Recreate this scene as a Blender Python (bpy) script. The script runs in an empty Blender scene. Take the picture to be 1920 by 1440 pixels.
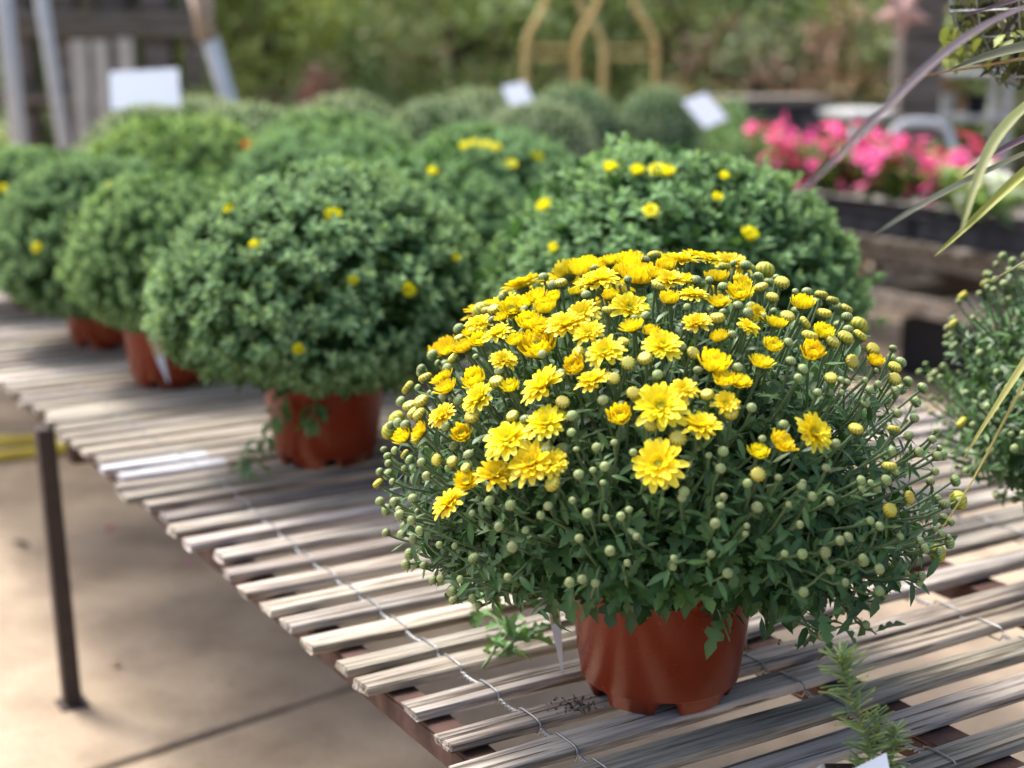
import bpy, math, random
import numpy as np
from mathutils import Vector, Matrix
PI = math.pi
R_ = math.radians
sc = bpy.context.scene
COL = sc.collection

# ------------------------------------------------------------------ camera, sky, sun, exposure
CAM_H, PITCH, FPX, TZ = 1.33, R_(12.7), 2790.0, 0.61
cd = bpy.data.cameras.new("camera")
cam = bpy.data.objects.new("camera", cd); COL.objects.link(cam); sc.camera = cam
cam.location = (0, 0, CAM_H); cam.rotation_euler = (PI/2 - PITCH, 0, 0)
cd.sensor_fit = 'HORIZONTAL'; cd.sensor_width = 36.0; cd.lens = FPX/1920*36
cd.clip_start = 0.05; cd.clip_end = 500
cd.dof.use_dof = True; cd.dof.focus_distance = 1.54; cd.dof.aperture_fstop = 2.9
SUN_EL, SUN_AZ = R_(60), math.atan2(-0.75, 0.66)        # behind and to the left of the bench
world = bpy.data.worlds.new("World"); sc.world = world; world.use_nodes = True
wn = world.node_tree.nodes; wl = world.node_tree.links
bg = wn.get("Background") or wn.new("ShaderNodeBackground")
sky = wn.new("ShaderNodeTexSky"); sky.sky_type = 'NISHITA'; sky.sun_disc = False
sky.sun_elevation = SUN_EL; sky.sun_rotation = SUN_AZ; sky.air_density = 0.8; sky.dust_density = 5.0; sky.ozone_density = 0.4
wl.new(sky.outputs[0], bg.inputs[0]); bg.inputs[1].default_value = 0.15
sl = bpy.data.lights.new("sun", 'SUN'); sl.energy = 1.7; sl.angle = R_(14.0); sl.color = (1.0, 0.97, 0.92)
sun = bpy.data.objects.new("sun", sl); COL.objects.link(sun)
sdir = Vector((math.sin(SUN_AZ)*math.cos(SUN_EL), math.cos(SUN_AZ)*math.cos(SUN_EL), math.sin(SUN_EL)))
sun.rotation_euler = sdir.to_track_quat('Z', 'Y').to_euler(); sun.location = (-4, 4, 8)
sc.view_settings.view_transform = 'Standard'; sc.view_settings.look = 'None'
sc.view_settings.gamma = 1.0; sc.view_settings.exposure = 1.36; sc.view_settings.use_curve_mapping = False
sc.render.engine = 'CYCLES'
sc.cycles.use_denoising = True; sc.cycles.max_bounces = 8; sc.cycles.transparent_max_bounces = 8
sc.cycles.caustics_reflective = False; sc.cycles.caustics_refractive = False

# ------------------------------------------------------------------ helpers
rng = np.random.default_rng(7)
def at(x, y, Y):
    """the point at distance Y that the photograph shows at pixel x, y"""
    dx = (x-960)/FPX; dy = (720-y)/FPX
    fy, fz = math.cos(PITCH), -math.sin(PITCH)
    d = np.array([dx, fy + dy*math.sin(PITCH), fz + dy*math.cos(PITCH)])
    return np.array([0, 0, CAM_H]) + d*(Y/d[1])
def on(x, y, z):
    """the point at height z that the photograph shows at pixel x, y"""
    o = np.array([0, 0, CAM_H]); d = at(x, y, 1.0) - o
    return o + d*((z-CAM_H)/d[2])
ANG = R_(30.7)
UX, VX = np.array([math.cos(ANG), math.sin(ANG), 0]), np.array([-math.sin(ANG), math.cos(ANG), 0])
def W(u, v, z=TZ): return UX*u + VX*v + np.array([0, 0, z])

def link(o, parent=None):
    COL.objects.link(o)
    if parent is not None: o.parent = parent
    return o
def tag(o, label=None, cat=None, group=None, kind=None):
    if label: o["label"] = label
    if cat: o["category"] = cat
    if group: o["group"] = group
    if kind: o["kind"] = kind
    return o
def thing(name, label, cat, loc=(0, 0, 0), rotz=0, group=None):
    o = bpy.data.objects.new(name, None); o.empty_display_size = 0.05
    link(o); o.location = loc; o.rotation_euler = (0, 0, rotz)
    return tag(o, label, cat, group)
def mesh(name, V, F, material=None, col=None, smooth=True):
    m = bpy.data.meshes.new(name)
    m.from_pydata(np.asarray(V, float).tolist(), [], [list(map(int, f)) for f in F])
    if col is not None:
        a = m.color_attributes.new("Col", 'FLOAT_COLOR', 'POINT')
        c = np.ones((len(V), 4), np.float32); c[:, :3] = np.asarray(col, np.float32)
        a.data.foreach_set("color", c.ravel())
    if smooth: m.polygons.foreach_set("use_smooth", np.ones(len(m.polygons), bool))
    if material: m.materials.append(material)
    m.update(); return m
def quadmesh(name, V, Q, material, col):
    m = bpy.data.meshes.new(name); V = np.ascontiguousarray(V, np.float32); Q = np.ascontiguousarray(Q, np.int32); k = len(Q)
    m.vertices.add(len(V)); m.vertices.foreach_set("co", V.ravel()); m.loops.add(4*k); m.loops.foreach_set("vertex_index", Q.ravel())
    m.polygons.add(k); m.polygons.foreach_set("loop_start", np.arange(0, 4*k, 4, dtype=np.int32)); m.polygons.foreach_set("use_smooth", np.ones(k, bool))
    m.update(calc_edges=True)
    a = m.color_attributes.new("Col", 'FLOAT_COLOR', 'POINT'); c = np.ones((len(V), 4), np.float32); c[:, :3] = col; a.data.foreach_set("color", c.ravel())
    m.materials.append(material); return m
def obj(name, m, parent=None, loc=None, rot=None, scale=None, mw=None):
    o = bpy.data.objects.new(name, m); link(o, parent)
    if mw is not None: o.matrix_basis = mw
    if loc is not None: o.location = loc
    if rot is not None: o.rotation_euler = rot
    if scale is not None: o.scale = scale if hasattr(scale, '__len__') else (scale,)*3
    return o

class MB:
    """collects boxes, tubes, lathes and loose faces of one mesh"""
    def __init__(s): s.V = []; s.F = []; s.C = []
    def add(s, V, F, c=(1, 1, 1)):
        b = len(s.V); s.V.extend([tuple(v) for v in V]); s.F.extend([[i+b for i in f] for f in F])
        c = np.asarray(c, float)
        s.C.extend([tuple(c)]*len(V) if c.ndim == 1 else [tuple(q) for q in c]); return s
    def box(s, lo, hi, bev=0.0, c=(1, 1, 1), M=None):
        lo = np.array(lo, float); hi = np.array(hi, float)
        if bev <= 0:
            V = [(x, y, z) for z in (lo[2], hi[2]) for y in (lo[1], hi[1]) for x in (lo[0], hi[0])]
            F = [(0, 2, 3, 1), (4, 5, 7, 6), (0, 1, 5, 4), (2, 6, 7, 3), (0, 4, 6, 2), (1, 3, 7, 5)]
        else:
            b = min(bev, *((hi-lo)*.45)); V = []; idx = {}
            for sx in (0, 1):
                for sy in (0, 1):
                    for sz in (0, 1):
                        p = np.array([hi[0] if sx else lo[0], hi[1] if sy else lo[1], hi[2] if sz else lo[2]])
                        i = np.array([-1 if sx else 1, -1 if sy else 1, -1 if sz else 1])*b
                        for ax in range(3):
                            q = p + i; q[ax] = p[ax]; idx[(sx, sy, sz, ax)] = len(V); V.append(q)
            F = []
            for ax in range(3):
                a2, a3 = (ax+1) % 3, (ax+2) % 3
                for sd in (0, 1):
                    ring = []
                    for (q2, q3) in ((0, 0), (1, 0), (1, 1), (0, 1)):
                        k = [0, 0, 0]; k[ax] = sd; k[a2] = q2; k[a3] = q3; ring.append(idx[(*k, ax)])
                    F.append(ring if sd else ring[::-1])
                for q2 in (0, 1):
                    for q3 in (0, 1):
                        k0 = [0, 0, 0]; k0[a2] = q2; k0[a3] = q3; k1 = list(k0); k1[ax] = 1
                        F.append([idx[(*k0, a2)], idx[(*k1, a2)], idx[(*k1, a3)], idx[(*k0, a3)]])
            for sx in (0, 1):
                for sy in (0, 1):
                    for sz in (0, 1): F.append([idx[(sx, sy, sz, a)] for a in range(3)])
        if M is not None: V = [tuple(M @ Vector(v)) for v in V]
        return s.add(V, F, c)
    def tube(s, P, r, n=6, c=(1, 1, 1), cap=True):
        P = np.asarray(P, float); k = len(P); r = np.full(k, r) if np.isscalar(r) else np.asarray(r, float)
        T = np.gradient(P, axis=0); T /= np.linalg.norm(T, axis=1)[:, None] + 1e-12
        ref = np.array([0, 0, 1.0]) if abs(T[0][2]) < .9 else np.array([1.0, 0, 0])
        V = []
        nrm = np.cross(T[0], ref); nrm /= np.linalg.norm(nrm)
        for i in range(k):
            nrm = nrm - T[i]*(nrm @ T[i]); nrm /= np.linalg.norm(nrm) + 1e-12
            b = np.cross(T[i], nrm)
            for j in range(n):
                a = 2*PI*j/n; V.append(P[i] + r[i]*(math.cos(a)*nrm + math.sin(a)*b))
        F = [(i*n+j, i*n+(j+1) % n, (i+1)*n+(j+1) % n, (i+1)*n+j) for i in range(k-1) for j in range(n)]
        if cap: F += [list(range(n))[::-1], [(k-1)*n+j for j in range(n)]]
        return s.add(V, F, c)
    def lathe(s, prof, n=32, c=(1, 1, 1), fn=None, close=False):
        V = []
        for (r, z) in prof:
            for j in range(n):
                a = 2*PI*j/n; q = (r*math.cos(a), r*math.sin(a), z)
                V.append(fn(q, a) if fn else q)
        k = len(prof)
        F = [(i*n+j, i*n+(j+1) % n, (i+1)*n+(j+1) % n, (i+1)*n+j) for i in range(k-1) for j in range(n)]
        if close: F.append([(k-1)*n+j for j in range(n)])
        return s.add(V, F, c)
    def m(s, name, material, smooth=True): return mesh(name, s.V, s.F, material, s.C, smooth)
    def build(s, name, material, parent=None, smooth=True, **k): return obj(name, s.m(name, material, smooth), parent, **k)

# ------------------------------------------------------------------ materials
def newmat(name):
    m = bpy.data.materials.new(name); m.use_nodes = True
    return m, m.node_tree.nodes, m.node_tree.links, m.node_tree.nodes["Principled BSDF"]
def nd(n, t, **k):
    x = n.new(t)
    for a, b in k.items(): setattr(x, a, b)
    return x
def ramp(n, stops):
    r = n.new("ShaderNodeValToRGB"); e = r.color_ramp.elements
    while len(e) < len(stops): e.new(0.5)
    for i, (p, c) in enumerate(stops): e[i].position = p; e[i].color = (*c, 1)
    return r
def mul(n, l, a, b, f=1.0, mode='MULTIPLY'):
    x = nd(n, "ShaderNodeMix", data_type='RGBA', blend_type=mode); x.inputs[0].default_value = f
    l.new(a, x.inputs[6])
    if isinstance(b, tuple): x.inputs[7].default_value = (*b, 1)
    else: l.new(b, x.inputs[7])
    return x.outputs[2]
def noise(n, l, scale, detail=4, rough=.55, vec=None, dist=0.0):
    x = nd(n, "ShaderNodeTexNoise"); x.inputs["Scale"].default_value = scale; x.inputs["Detail"].default_value = detail
    x.inputs["Roughness"].default_value = rough; x.inputs["Distortion"].default_value = dist
    if vec is not None: l.new(vec, x.inputs["Vector"])
    return x
def plain(name, c, rough=.6, metal=0.0, spec=.5, var=.18, scale=12, bump=0.0):
    m, n, l, b = newmat(name)
    tc = nd(n, "ShaderNodeTexCoord"); ns = noise(n, l, scale, 5, .6, tc.outputs["Object"])
    r = ramp(n, [(.25, tuple(x*(1-var) for x in c)), (.75, tuple(min(1, x*(1+var)) for x in c))]); l.new(ns.outputs[0], r.inputs[0])
    l.new(r.outputs[0], b.inputs["Base Color"]); b.inputs["Roughness"].default_value = rough; b.inputs["Metallic"].default_value = metal
    b.inputs["Specular IOR Level"].default_value = spec
    if bump:
        bp = nd(n, "ShaderNodeBump"); bp.inputs["Strength"].default_value = bump; bp.inputs["Distance"].default_value = .004
        l.new(ns.outputs[0], bp.inputs["Height"]); l.new(bp.outputs[0], b.inputs["Normal"])
    return m
def vcol(name, rough=.5, trans=.25, spec=.4, tint=True, sheen=0.0):
    """colour from the mesh's own colour attribute, tinted by the object's colour, thin and a little translucent"""
    m, n, l, b = newmat(name)
    a = nd(n, "ShaderNodeAttribute", attribute_name="Col"); c = a.outputs["Color"]
    if tint:
        oi = nd(n, "ShaderNodeObjectInfo"); c = mul(n, l, c, oi.outputs["Color"])
    l.new(c, b.inputs["Base Color"]); b.inputs["Roughness"].default_value = rough; b.inputs["Specular IOR Level"].default_value = spec
    if trans > 0:
        t = nd(n, "ShaderNodeBsdfTranslucent"); c2 = mul(n, l, c, (1.25, 1.2, .7)); l.new(c2, t.inputs[0])
        mx = nd(n, "ShaderNodeMixShader"); mx.inputs[0].default_value = trans
        l.new(b.outputs[0], mx.inputs[1]); l.new(t.outputs[0], mx.inputs[2]); l.new(mx.outputs[0], n["Material Output"].inputs[0])
    return m
M_leaf = vcol("chrysanthemum_leaf", .45, .25, .42)
M_mound = vcol("mound_leaf", .8, .28, .10)
M_bgleaf = vcol("shrub_leaf", .55, .2, .3)
M_petal = vcol("petal", .5, .28, .25)
M_bud = vcol("bud", .5, .08, .35)
M_stem = vcol("stem", .55, .0, .3)
M_strap = vcol("strap_leaf", .42, .15, .45)
M_paleboard = plain("pale_grey_board", (.40, .38, .35), .8, 0, .2, .2, 8)

def wood(name, dark, light, warm, scale=1.0, painted=None):
    m, n, l, b = newmat(name)
    tc = nd(n, "ShaderNodeTexCoord"); oi = nd(n, "ShaderNodeObjectInfo")
    off = nd(n, "ShaderNodeVectorMath", operation='SCALE'); off.inputs[0].default_value = (13.1, 7.7, 5.3); l.new(oi.outputs["Random"], off.inputs["Scale"])
    ad = nd(n, "ShaderNodeVectorMath", operation='ADD'); l.new(tc.outputs["Object"], ad.inputs[0]); l.new(off.outputs[0], ad.inputs[1])
    def mp(s):
        x = nd(n, "ShaderNodeMapping"); x.inputs["Scale"].default_value = s; l.new(ad.outputs[0], x.inputs[0]); return x.outputs[0]
    grain = noise(n, l, 1, 6, .65, mp((9*scale, 210*scale, 210*scale)), .1)
    streak = noise(n, l, 1, 4, .6, mp((1.6*scale, 55*scale, 55*scale)), .4)
    patch = noise(n, l, 1, 4, .55, mp((3.0, 9, 9)))
    rg = ramp(n, [(.37, dark), (.455, tuple(.55*a+.45*c for a, c in zip(dark, light))), (.53, light), (.66, tuple(min(1, x*1.22) for x in light))])
    sm = nd(n, "ShaderNodeMath", operation='ADD'); h1 = nd(n, "ShaderNodeMath", operation='MULTIPLY'); h1.inputs[1].default_value = .5
    h2 = nd(n, "ShaderNodeMath", operation='MULTIPLY'); h2.inputs[1].default_value = .5
    l.new(grain.outputs[0], h1.inputs[0]); l.new(streak.outputs[0], h2.inputs[0]); l.new(h1.outputs[0], sm.inputs[0]); l.new(h2.outputs[0], sm.inputs[1])
    l.new(sm.outputs[0], rg.inputs[0])
    rp = ramp(n, [(.35, (1, 1, 1)), (.68, warm)]); l.new(patch.outputs[0], rp.inputs[0])
    c = mul(n, l, rg.outputs[0], rp.outputs[0])
    rr = ramp(n, [(0, (.72, .71, .70)), (.5, (1, .99, .97)), (1, (1.25, 1.22, 1.2))]); l.new(oi.outputs["Random"], rr.inputs[0])
    c = mul(n, l, c, rr.outputs[0]); c = mul(n, l, c, oi.outputs["Color"])
    # checks: thin dark drying cracks along the grain
    ck = noise(n, l, 1, 3, .6, mp((2.6*scale, 150*scale, 150*scale)), .1)
    rc = ramp(n, [(.38, (.30, .25, .21)), (.42, (1, 1, 1))]); l.new(ck.outputs[0], rc.inputs[0]); c = mul(n, l, c, rc.outputs[0], .95)
    vo = nd(n, "ShaderNodeTexVoronoi"); vo.inputs["Scale"].default_value = 1.0; l.new(mp((2.3*scale, 11*scale, 11*scale)), vo.inputs["Vector"])
    rk = ramp(n, [(.035, (.30, .22, .16)), (.075, (.75, .68, .6)), (.11, (1, 1, 1))]); l.new(vo.outputs["Distance"], rk.inputs[0]); c = mul(n, l, c, rk.outputs[0])
    if painted:
        sx = nd(n, "ShaderNodeSeparateXYZ"); l.new(tc.outputs["Object"], sx.inputs[0])
        pn = nd(n, "ShaderNodeMath", operation='LESS_THAN'); pn.inputs[1].default_value = painted; l.new(sx.outputs[0], pn.inputs[0])
        x = nd(n, "ShaderNodeMix", data_type='RGBA'); l.new(pn.outputs[0], x.inputs[0]); l.new(c, x.inputs[6])
        pc = mul(n, l, rc.outputs[0], (.52, .53, .56)); l.new(pc, x.inputs[7]); c = x.outputs[2]
    l.new(c, b.inputs["Base Color"]); b.inputs["Roughness"].default_value = .8; b.inputs["Specular IOR Level"].default_value = .25
    bp = nd(n, "ShaderNodeBump"); bp.inputs["Strength"].default_value = .7; bp.inputs["Distance"].default_value = .0025
    l.new(sm.outputs[0], bp.inputs["Height"]); bp2 = nd(n, "ShaderNodeBump"); bp2.inputs["Strength"].default_value = .8; bp2.inputs["Distance"].default_value = .003
    l.new(rc.outputs[0], bp2.inputs["Height"]); l.new(bp.outputs[0], bp2.inputs["Normal"]); l.new(bp2.outputs[0], b.inputs["Normal"])
    return m
M_slat = wood("weathered_slat_wood", (.095, .084, .072), (.40, .388, .362), (.97, .91, .83))
M_slatw = wood("slat_wood_white_end", (.095, .084, .072), (.40, .388, .362), (.97, .91, .83), painted=.19)
M_timber = wood("grey_timber", (.075, .066, .058), (.23, .21, .19), (.9, .82, .7), .35)
M_tan = wood("tan_timber", (.17, .13, .10), (.42, .34, .27), (.95, .88, .8), .35)
M_dkwood = wood("dark_timber", (.05, .045, .042), (.16, .145, .135), (.9, .82, .75), .35)
M_rust = plain("rusty_steel", (.075, .038, .029), .75, .1, .4, .45, 40, .4)
M_leg = plain("brown_painted_steel", (.045, .03, .026), .55, .1, .4, .3, 30, .1)
M_wire = plain("galvanised_wire", (.30, .31, .32), .42, .8, .5, .3, 90)
M_galv = plain("galvanised_pole", (.46, .48, .50), .6, .1, .5, .15, 20)
M_white = plain("white_card", (.60, .64, .70), .5, 0, .4, .03, 8)
M_whitep = plain("white_plastic", (.46, .47, .46), .45, 0, .45, .1, 8)
M_black = plain("black_plastic", (.018, .02, .026), .6, 0, .25, .2, 20)
M_soil = plain("potting_soil", (.03, .02, .014), .95, 0, .2, .5, 160, .8)
M_gold = plain("golden_painted_iron", (.60, .43, .17), .5, .0, .4, .2, 20)
M_hose = plain("yellow_hose", (.70, .55, .06), .4, 0, .5, .12, 15)
M_star = plain("pink_rust_metal", (.50, .30, .26), .6, .1, .4, .25, 14)
M_bark = plain("bark", (.07, .052, .04), .9, 0, .2, .4, 18, .6)
M_tagtan = plain("sun_yellowed_plastic", (.46, .38, .22), .35, 0, .5, .25, 60)

def pot_material():
    m, n, l, b = newmat("terracotta_plastic")
    tc = nd(n, "ShaderNodeTexCoord"); oi = nd(n, "ShaderNodeObjectInfo")
    a = noise(n, l, 9, 4, .6, tc.outputs["Object"]); s = noise(n, l, 260, 2, .5, tc.outputs["Object"])
    r1 = ramp(n, [(.3, (.19, .024, .006)), (.7, (.225, .032, .009))]); l.new(a.outputs[0], r1.inputs[0])
    r2 = ramp(n, [(.74, (0, 0, 0)), (.79, (.25, .2, .17))]); l.new(s.outputs[0], r2.inputs[0])
    c = mul(n, l, r1.outputs[0], r2.outputs[0], 1, 'ADD'); l.new(c, b.inputs["Base Color"])
    rr = ramp(n, [(.3, (.24, .24, .24)), (.7, (.34, .34, .34))]); l.new(a.outputs[0], rr.inputs[0]); l.new(rr.outputs[0], b.inputs["Roughness"])
    b.inputs["Specular IOR Level"].default_value = .32
    bp = nd(n, "ShaderNodeBump"); bp.inputs["Strength"].default_value = .06; bp.inputs["Distance"].default_value = .0006
    l.new(s.outputs[0], bp.inputs["Height"]); l.new(bp.outputs[0], b.inputs["Normal"])
    return m
M_pot = pot_material()

def concrete():
    m, n, l, b = newmat("worn_concrete")
    g = nd(n, "ShaderNodeNewGeometry"); p = g.outputs["Position"]
    big = noise(n, l, .9, 5, .6, p, .4); mid = noise(n, l, 5, 6, .65, p, .3); fine = noise(n, l, 130, 3, .7, p)
    r1 = ramp(n, [(.30, (.32, .25, .175)), (.55, (.43, .345, .25)), (.8, (.49, .40, .295))]); l.new(mid.outputs[0], r1.inputs[0])
    r2 = ramp(n, [(.38, (.50, .48, .47)), (.53, (1, 1, 1))]); l.new(big.outputs[0], r2.inputs[0])
    r3 = ramp(n, [(.32, (.68, .67, .66)), (.62, (1.06, 1.06, 1.06))]); l.new(fine.outputs[0], r3.inputs[0])
    c = mul(n, l, r1.outputs[0], r2.outputs[0], .7); c = mul(n, l, c, r3.outputs[0], .8)
    sp = noise(n, l, 14, 2, .5, p); rs = ramp(n, [(.74, (1, 1, 1)), (.78, (.5, .44, .4))]); l.new(sp.outputs[0], rs.inputs[0]); c = mul(n, l, c, rs.outputs[0], .7)
    l.new(c, b.inputs["Base Color"]); b.inputs["Roughness"].default_value = .85; b.inputs["Specular IOR Level"].default_value = .25
    bp = nd(n, "ShaderNodeBump"); bp.inputs["Strength"].default_value = .35; bp.inputs["Distance"].default_value = .004
    l.new(fine.outputs[0], bp.inputs["Height"]); l.new(bp.outputs[0], b.inputs["Normal"])
    return m
M_conc = concrete()
M_dirt = plain("packed_dirt", (.10, .075, .052), .95, 0, .2, .45, 6, .5)
M_grass = plain("rough_ground", (.11, .13, .05), .95, 0, .2, .5, 2.5, .5)

# ------------------------------------------------------------------ the setting: ground and concrete slabs
tag(obj("ground", MB().box((-90, -40, -.40), (90, 140, -.020)).m("ground", M_grass, False)), kind="structure")
floor = tag(MB().box((-14, -6, -.018), (14, 17, -.008)).build("floor", M_dirt, smooth=False), kind="structure")
fa = R_(40.2); fx = np.array([math.cos(fa), math.sin(fa)]); fy = np.array([-math.sin(fa), math.cos(fa)])
f0 = np.array([-.728, 2.635])                      # the open joint by the near left table leg
rj = np.random.default_rng(3)
def joint(k, n=60):                                # a worn, wandering slab edge
    q = np.cumsum(rj.normal(0, 1, n)); q -= np.linspace(q[0], q[-1], n); return q*.0016 + rj.normal(0, .002, n)
S = 3.4
for i in range(-3, 5):
    for j in range(-3, 4):
        n = 40 if (i in (-1, 0) and j in (-1, 0, 1)) else 8
        lo = np.array([i*S - 1.1, j*S]); g = .006
        e = [joint(0, n) for _ in range(4)]; t = np.linspace(g, S-g, n); P = []
        for k in range(n-1): P.append((t[k], g + abs(e[0][k])))
        for k in range(n-1): P.append((S-g-abs(e[1][k]), t[k]))
        for k in range(n-1): P.append((S-t[k], S-g-abs(e[2][k])))
        for k in range(n-1): P.append((g+abs(e[3][k]), S-t[k]))
        P = np.array(P)
        XY = f0 + (lo[0]+P[:, :1])*fx + (lo[1]+P[:, 1:])*fy
        c = XY.mean(0)
        if not (-13 < c[0] < 13 and -4.5 < c[1] < 15.5): continue
        k = len(P); z = float(rj.uniform(-.003, .0))
        inn = c + (XY-c)*(1-.006/S*2)
        V = [(*p, -.012) for p in XY] + [(*p, z-.004) for p in XY] + [(*p, z) for p in inn]
        F = [(a, (a+1) % k, k+(a+1) % k, k+a) for a in range(k)] + [(k+a, k+(a+1) % k, 2*k+(a+1) % k, 2*k+a) for a in range(k)] + [list(range(2*k, 3*k))]
        obj("concrete_slab", mesh("concrete_slab", V, F, M_conc, smooth=False), floor)

# ------------------------------------------------------------------ slatted benches
def slat_mesh(L, w, t, seed, k=11):
    r = np.random.default_rng(seed); V = []; xs = np.linspace(0, L, k); xs[1:-1] += r.uniform(-.03, .03, k-2)
    bow = np.cumsum(r.normal(0, .0022, k)); bow -= np.linspace(bow[0], bow[-1], k)
    twist = r.normal(0, .06)*np.linspace(-1, 1, k)
    b = .0022
    for i, x in enumerate(xs):
        hw = w/2*(1+r.normal(0, .035)); ht = t/2*(1+r.normal(0, .03))
        ring = [(-hw+b, -ht), (hw-b, -ht), (hw, -ht+b), (hw, ht-b), (hw-b, ht), (-hw+b, ht), (-hw, ht-b), (-hw, -ht+b)]
        if i in (0, k-1): ring = [(y*.93, z*.86) for y, z in ring]
        for (y, z) in ring:
            V.append((x + (r.normal(0, .0016) if i in (0, k-1) else 0), y + bow[i] + r.normal(0, .0005), z + twist[i]*y + r.normal(0, .0004)))
    # short taper ring just inside each end so the ends read as worn sawn wood
    F = [(i*8+j, (i+1)*8+j, (i+1)*8+(j+1) % 8, i*8+(j+1) % 8) for i in range(k-1) for j in range(8)]
    F += [list(range(8)), [(k-1)*8+j for j in range(8)][::-1]]
    return mesh("slat", V, F, None, smooth=False)
def wire_strand(u0, vs, w, t, ph, seed, hi):
    """one strand of the twisted fence wire: over (or under) each slat, twisted with its twin in every gap"""
    r = np.random.default_rng(seed); P = []
    du = np.interp(np.arange(len(vs)), np.arange(0, len(vs)+6, 6), np.random.default_rng(int(u0*100)).normal(0, .007, len(vs)//6+2)[:len(range(0, len(vs)+6, 6))])
    for i, v in enumerate(vs):
        top = TZ + .0016 + .0006*ph if ph == 0 else TZ - t - .0018
        u = u0 + du[i]
        if ph == 0:
            P += [(u, v-w/2-.0022, TZ - t*.5), (u, v-w/2-.0012, TZ+.0002), (u, v-w/2+.004, TZ+.0019), (u, v, TZ+.0021), (u, v+w/2-.004, TZ+.0019), (u, v+w/2+.0012, TZ+.0002)]
        else:
            P += [(u, v-w/2-.0022, TZ - t*.6), (u, v-w/2+.002, TZ-t-.0016), (u, v, TZ-t-.0018), (u, v+w/2-.002, TZ-t-.0016), (u, v+w/2+.0018, TZ-t*.7)]
        if i < len(vs)-1:
            a, b = v+w/2+.004, vs[i+1]-w/2-.004
            if b-a > .006:
                n = 13 if hi(v) else 3; turns = 2.5
                for q in np.linspace(0, 1, n):
                    an = 2*PI*turns*q + PI*ph; rr = .0022
                    P.append((u + (du[i+1]-du[i])*q + rr*math.cos(an), a+(b-a)*q, TZ - t*.5 - .002*math.sin(PI*q) + rr*math.sin(an)))
    return MB().tube(P, .00125, 5).m("wire", M_wire)
def bench(name, label, u0, u1, v0, v1, slat_v, rails, wires, legs, slatmats, hi=lambda v: False, k=8, seed=0, leg_mat=M_leg, w=.041, t=.0135):
    b = thing(name, label, "table", (0, 0, 0), ANG)
    r = np.random.default_rng(50+seed); L = u1-u0
    ms = [slat_mesh(L, w, t, seed*20+q) for q in range(k)]
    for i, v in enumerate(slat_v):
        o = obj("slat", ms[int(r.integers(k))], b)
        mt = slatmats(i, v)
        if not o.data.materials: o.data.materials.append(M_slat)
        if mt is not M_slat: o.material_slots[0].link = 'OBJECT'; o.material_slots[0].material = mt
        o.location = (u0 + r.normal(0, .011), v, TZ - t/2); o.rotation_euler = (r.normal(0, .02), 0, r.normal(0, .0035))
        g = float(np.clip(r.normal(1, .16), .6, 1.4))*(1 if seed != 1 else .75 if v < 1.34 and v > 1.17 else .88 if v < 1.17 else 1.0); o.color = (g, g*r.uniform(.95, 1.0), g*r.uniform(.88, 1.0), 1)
    for q, ur in enumerate(rails):
        z1 = TZ - t - .002
        rw = .036 if q == 0 else .052
        m = MB(); m.box((ur, v0+.02, z1-.005), (ur+rw, v1-.02, z1), .0015); m.box((ur, v0+.02, z1-.032), (ur+.005, v1-.02, z1-.0052), .001)
        m.build("rail", M_rust, b, smooth=False)
    for q, (uw) in enumerate(wires):
        for ph in (0, 1): obj("wire", wire_strand(uw, slat_v, w, t, ph, seed*9+q, hi), b)
    for (ul, vl) in legs:
        sh_ = Matrix.Identity(4); sh_[0][2] = -.03*(1 if ul < (u0+u1)/2 else -1)
        m = MB(); m.box((ul, vl-.0175, 0), (ul+.035, vl+.0175, TZ-t-.0015), .003, M=sh_); m.box((ul-.012, vl-.03, -.001), (ul+.047, vl+.03, .004), .001)
        m.build("leg", leg_mat, b, smooth=False)
    for vl in sorted({q[1] for q in legs}):
        MB().box((u0+.04, vl-.02, TZ-t-.08), (u1-.03, vl+.02, TZ-t-.0345), .002).build("crossbar", M_rust, b, smooth=False)
    return b
near = [1.285, 1.374, 1.462, 1.522, 1.608, 1.683, 1.75, 1.825, 1.907, 1.983, 2.06, 2.136, 2.205, 2.28]
rs = np.random.default_rng(5)
sv = [q + .017 for q in near]
v = near[0]+.017
while v > .12: v -= rs.normal(.0775, .006); sv.insert(0, v)
v = sv[-1]
while v < 7.0: v += float(np.clip(rs.normal(.066, .006), .05, .085)); sv.append(v)
wv = sorted(sv, key=lambda q: abs(q-2.5))[:2]
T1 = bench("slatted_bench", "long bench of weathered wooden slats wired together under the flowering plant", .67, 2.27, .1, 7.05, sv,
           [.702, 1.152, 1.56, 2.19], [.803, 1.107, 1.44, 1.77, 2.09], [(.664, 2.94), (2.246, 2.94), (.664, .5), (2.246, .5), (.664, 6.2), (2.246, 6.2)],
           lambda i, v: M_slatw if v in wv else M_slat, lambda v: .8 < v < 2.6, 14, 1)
sv2 = list(np.arange(5.1, 8.6, .078))
T2 = bench("slatted_bench", "distant slat bench holding the pale grey green mounds in the centre", 2.45, 4.02, 5.05, 8.6, sv2,
           [2.47, 3.2, 3.95], [], [(2.46, 5.4), (3.97, 5.4), (2.46, 8.2), (3.97, 8.2)], lambda i, v: M_slat, seed=2)
sv3 = list(np.arange(2.6, 8.2, .076))
T3 = thing("timber_bench", "heavy timber bench with slatted top carrying the pink flowers", "table", (0, 0, 0), ANG)
r3 = np.random.default_rng(8)
ms3 = [slat_mesh(1.35, .042, .016, 300+q) for q in range(6)]
for q in ms3: q.materials.append(M_slat)
for v in sv3:
    o = obj("slat", ms3[int(r3.integers(6))], T3, loc=(4.16+r3.normal(0, .012), v, TZ-.008)); g = r3.uniform(.45, .95); o.color = (g, g*.97, g*.93, 1)
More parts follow.
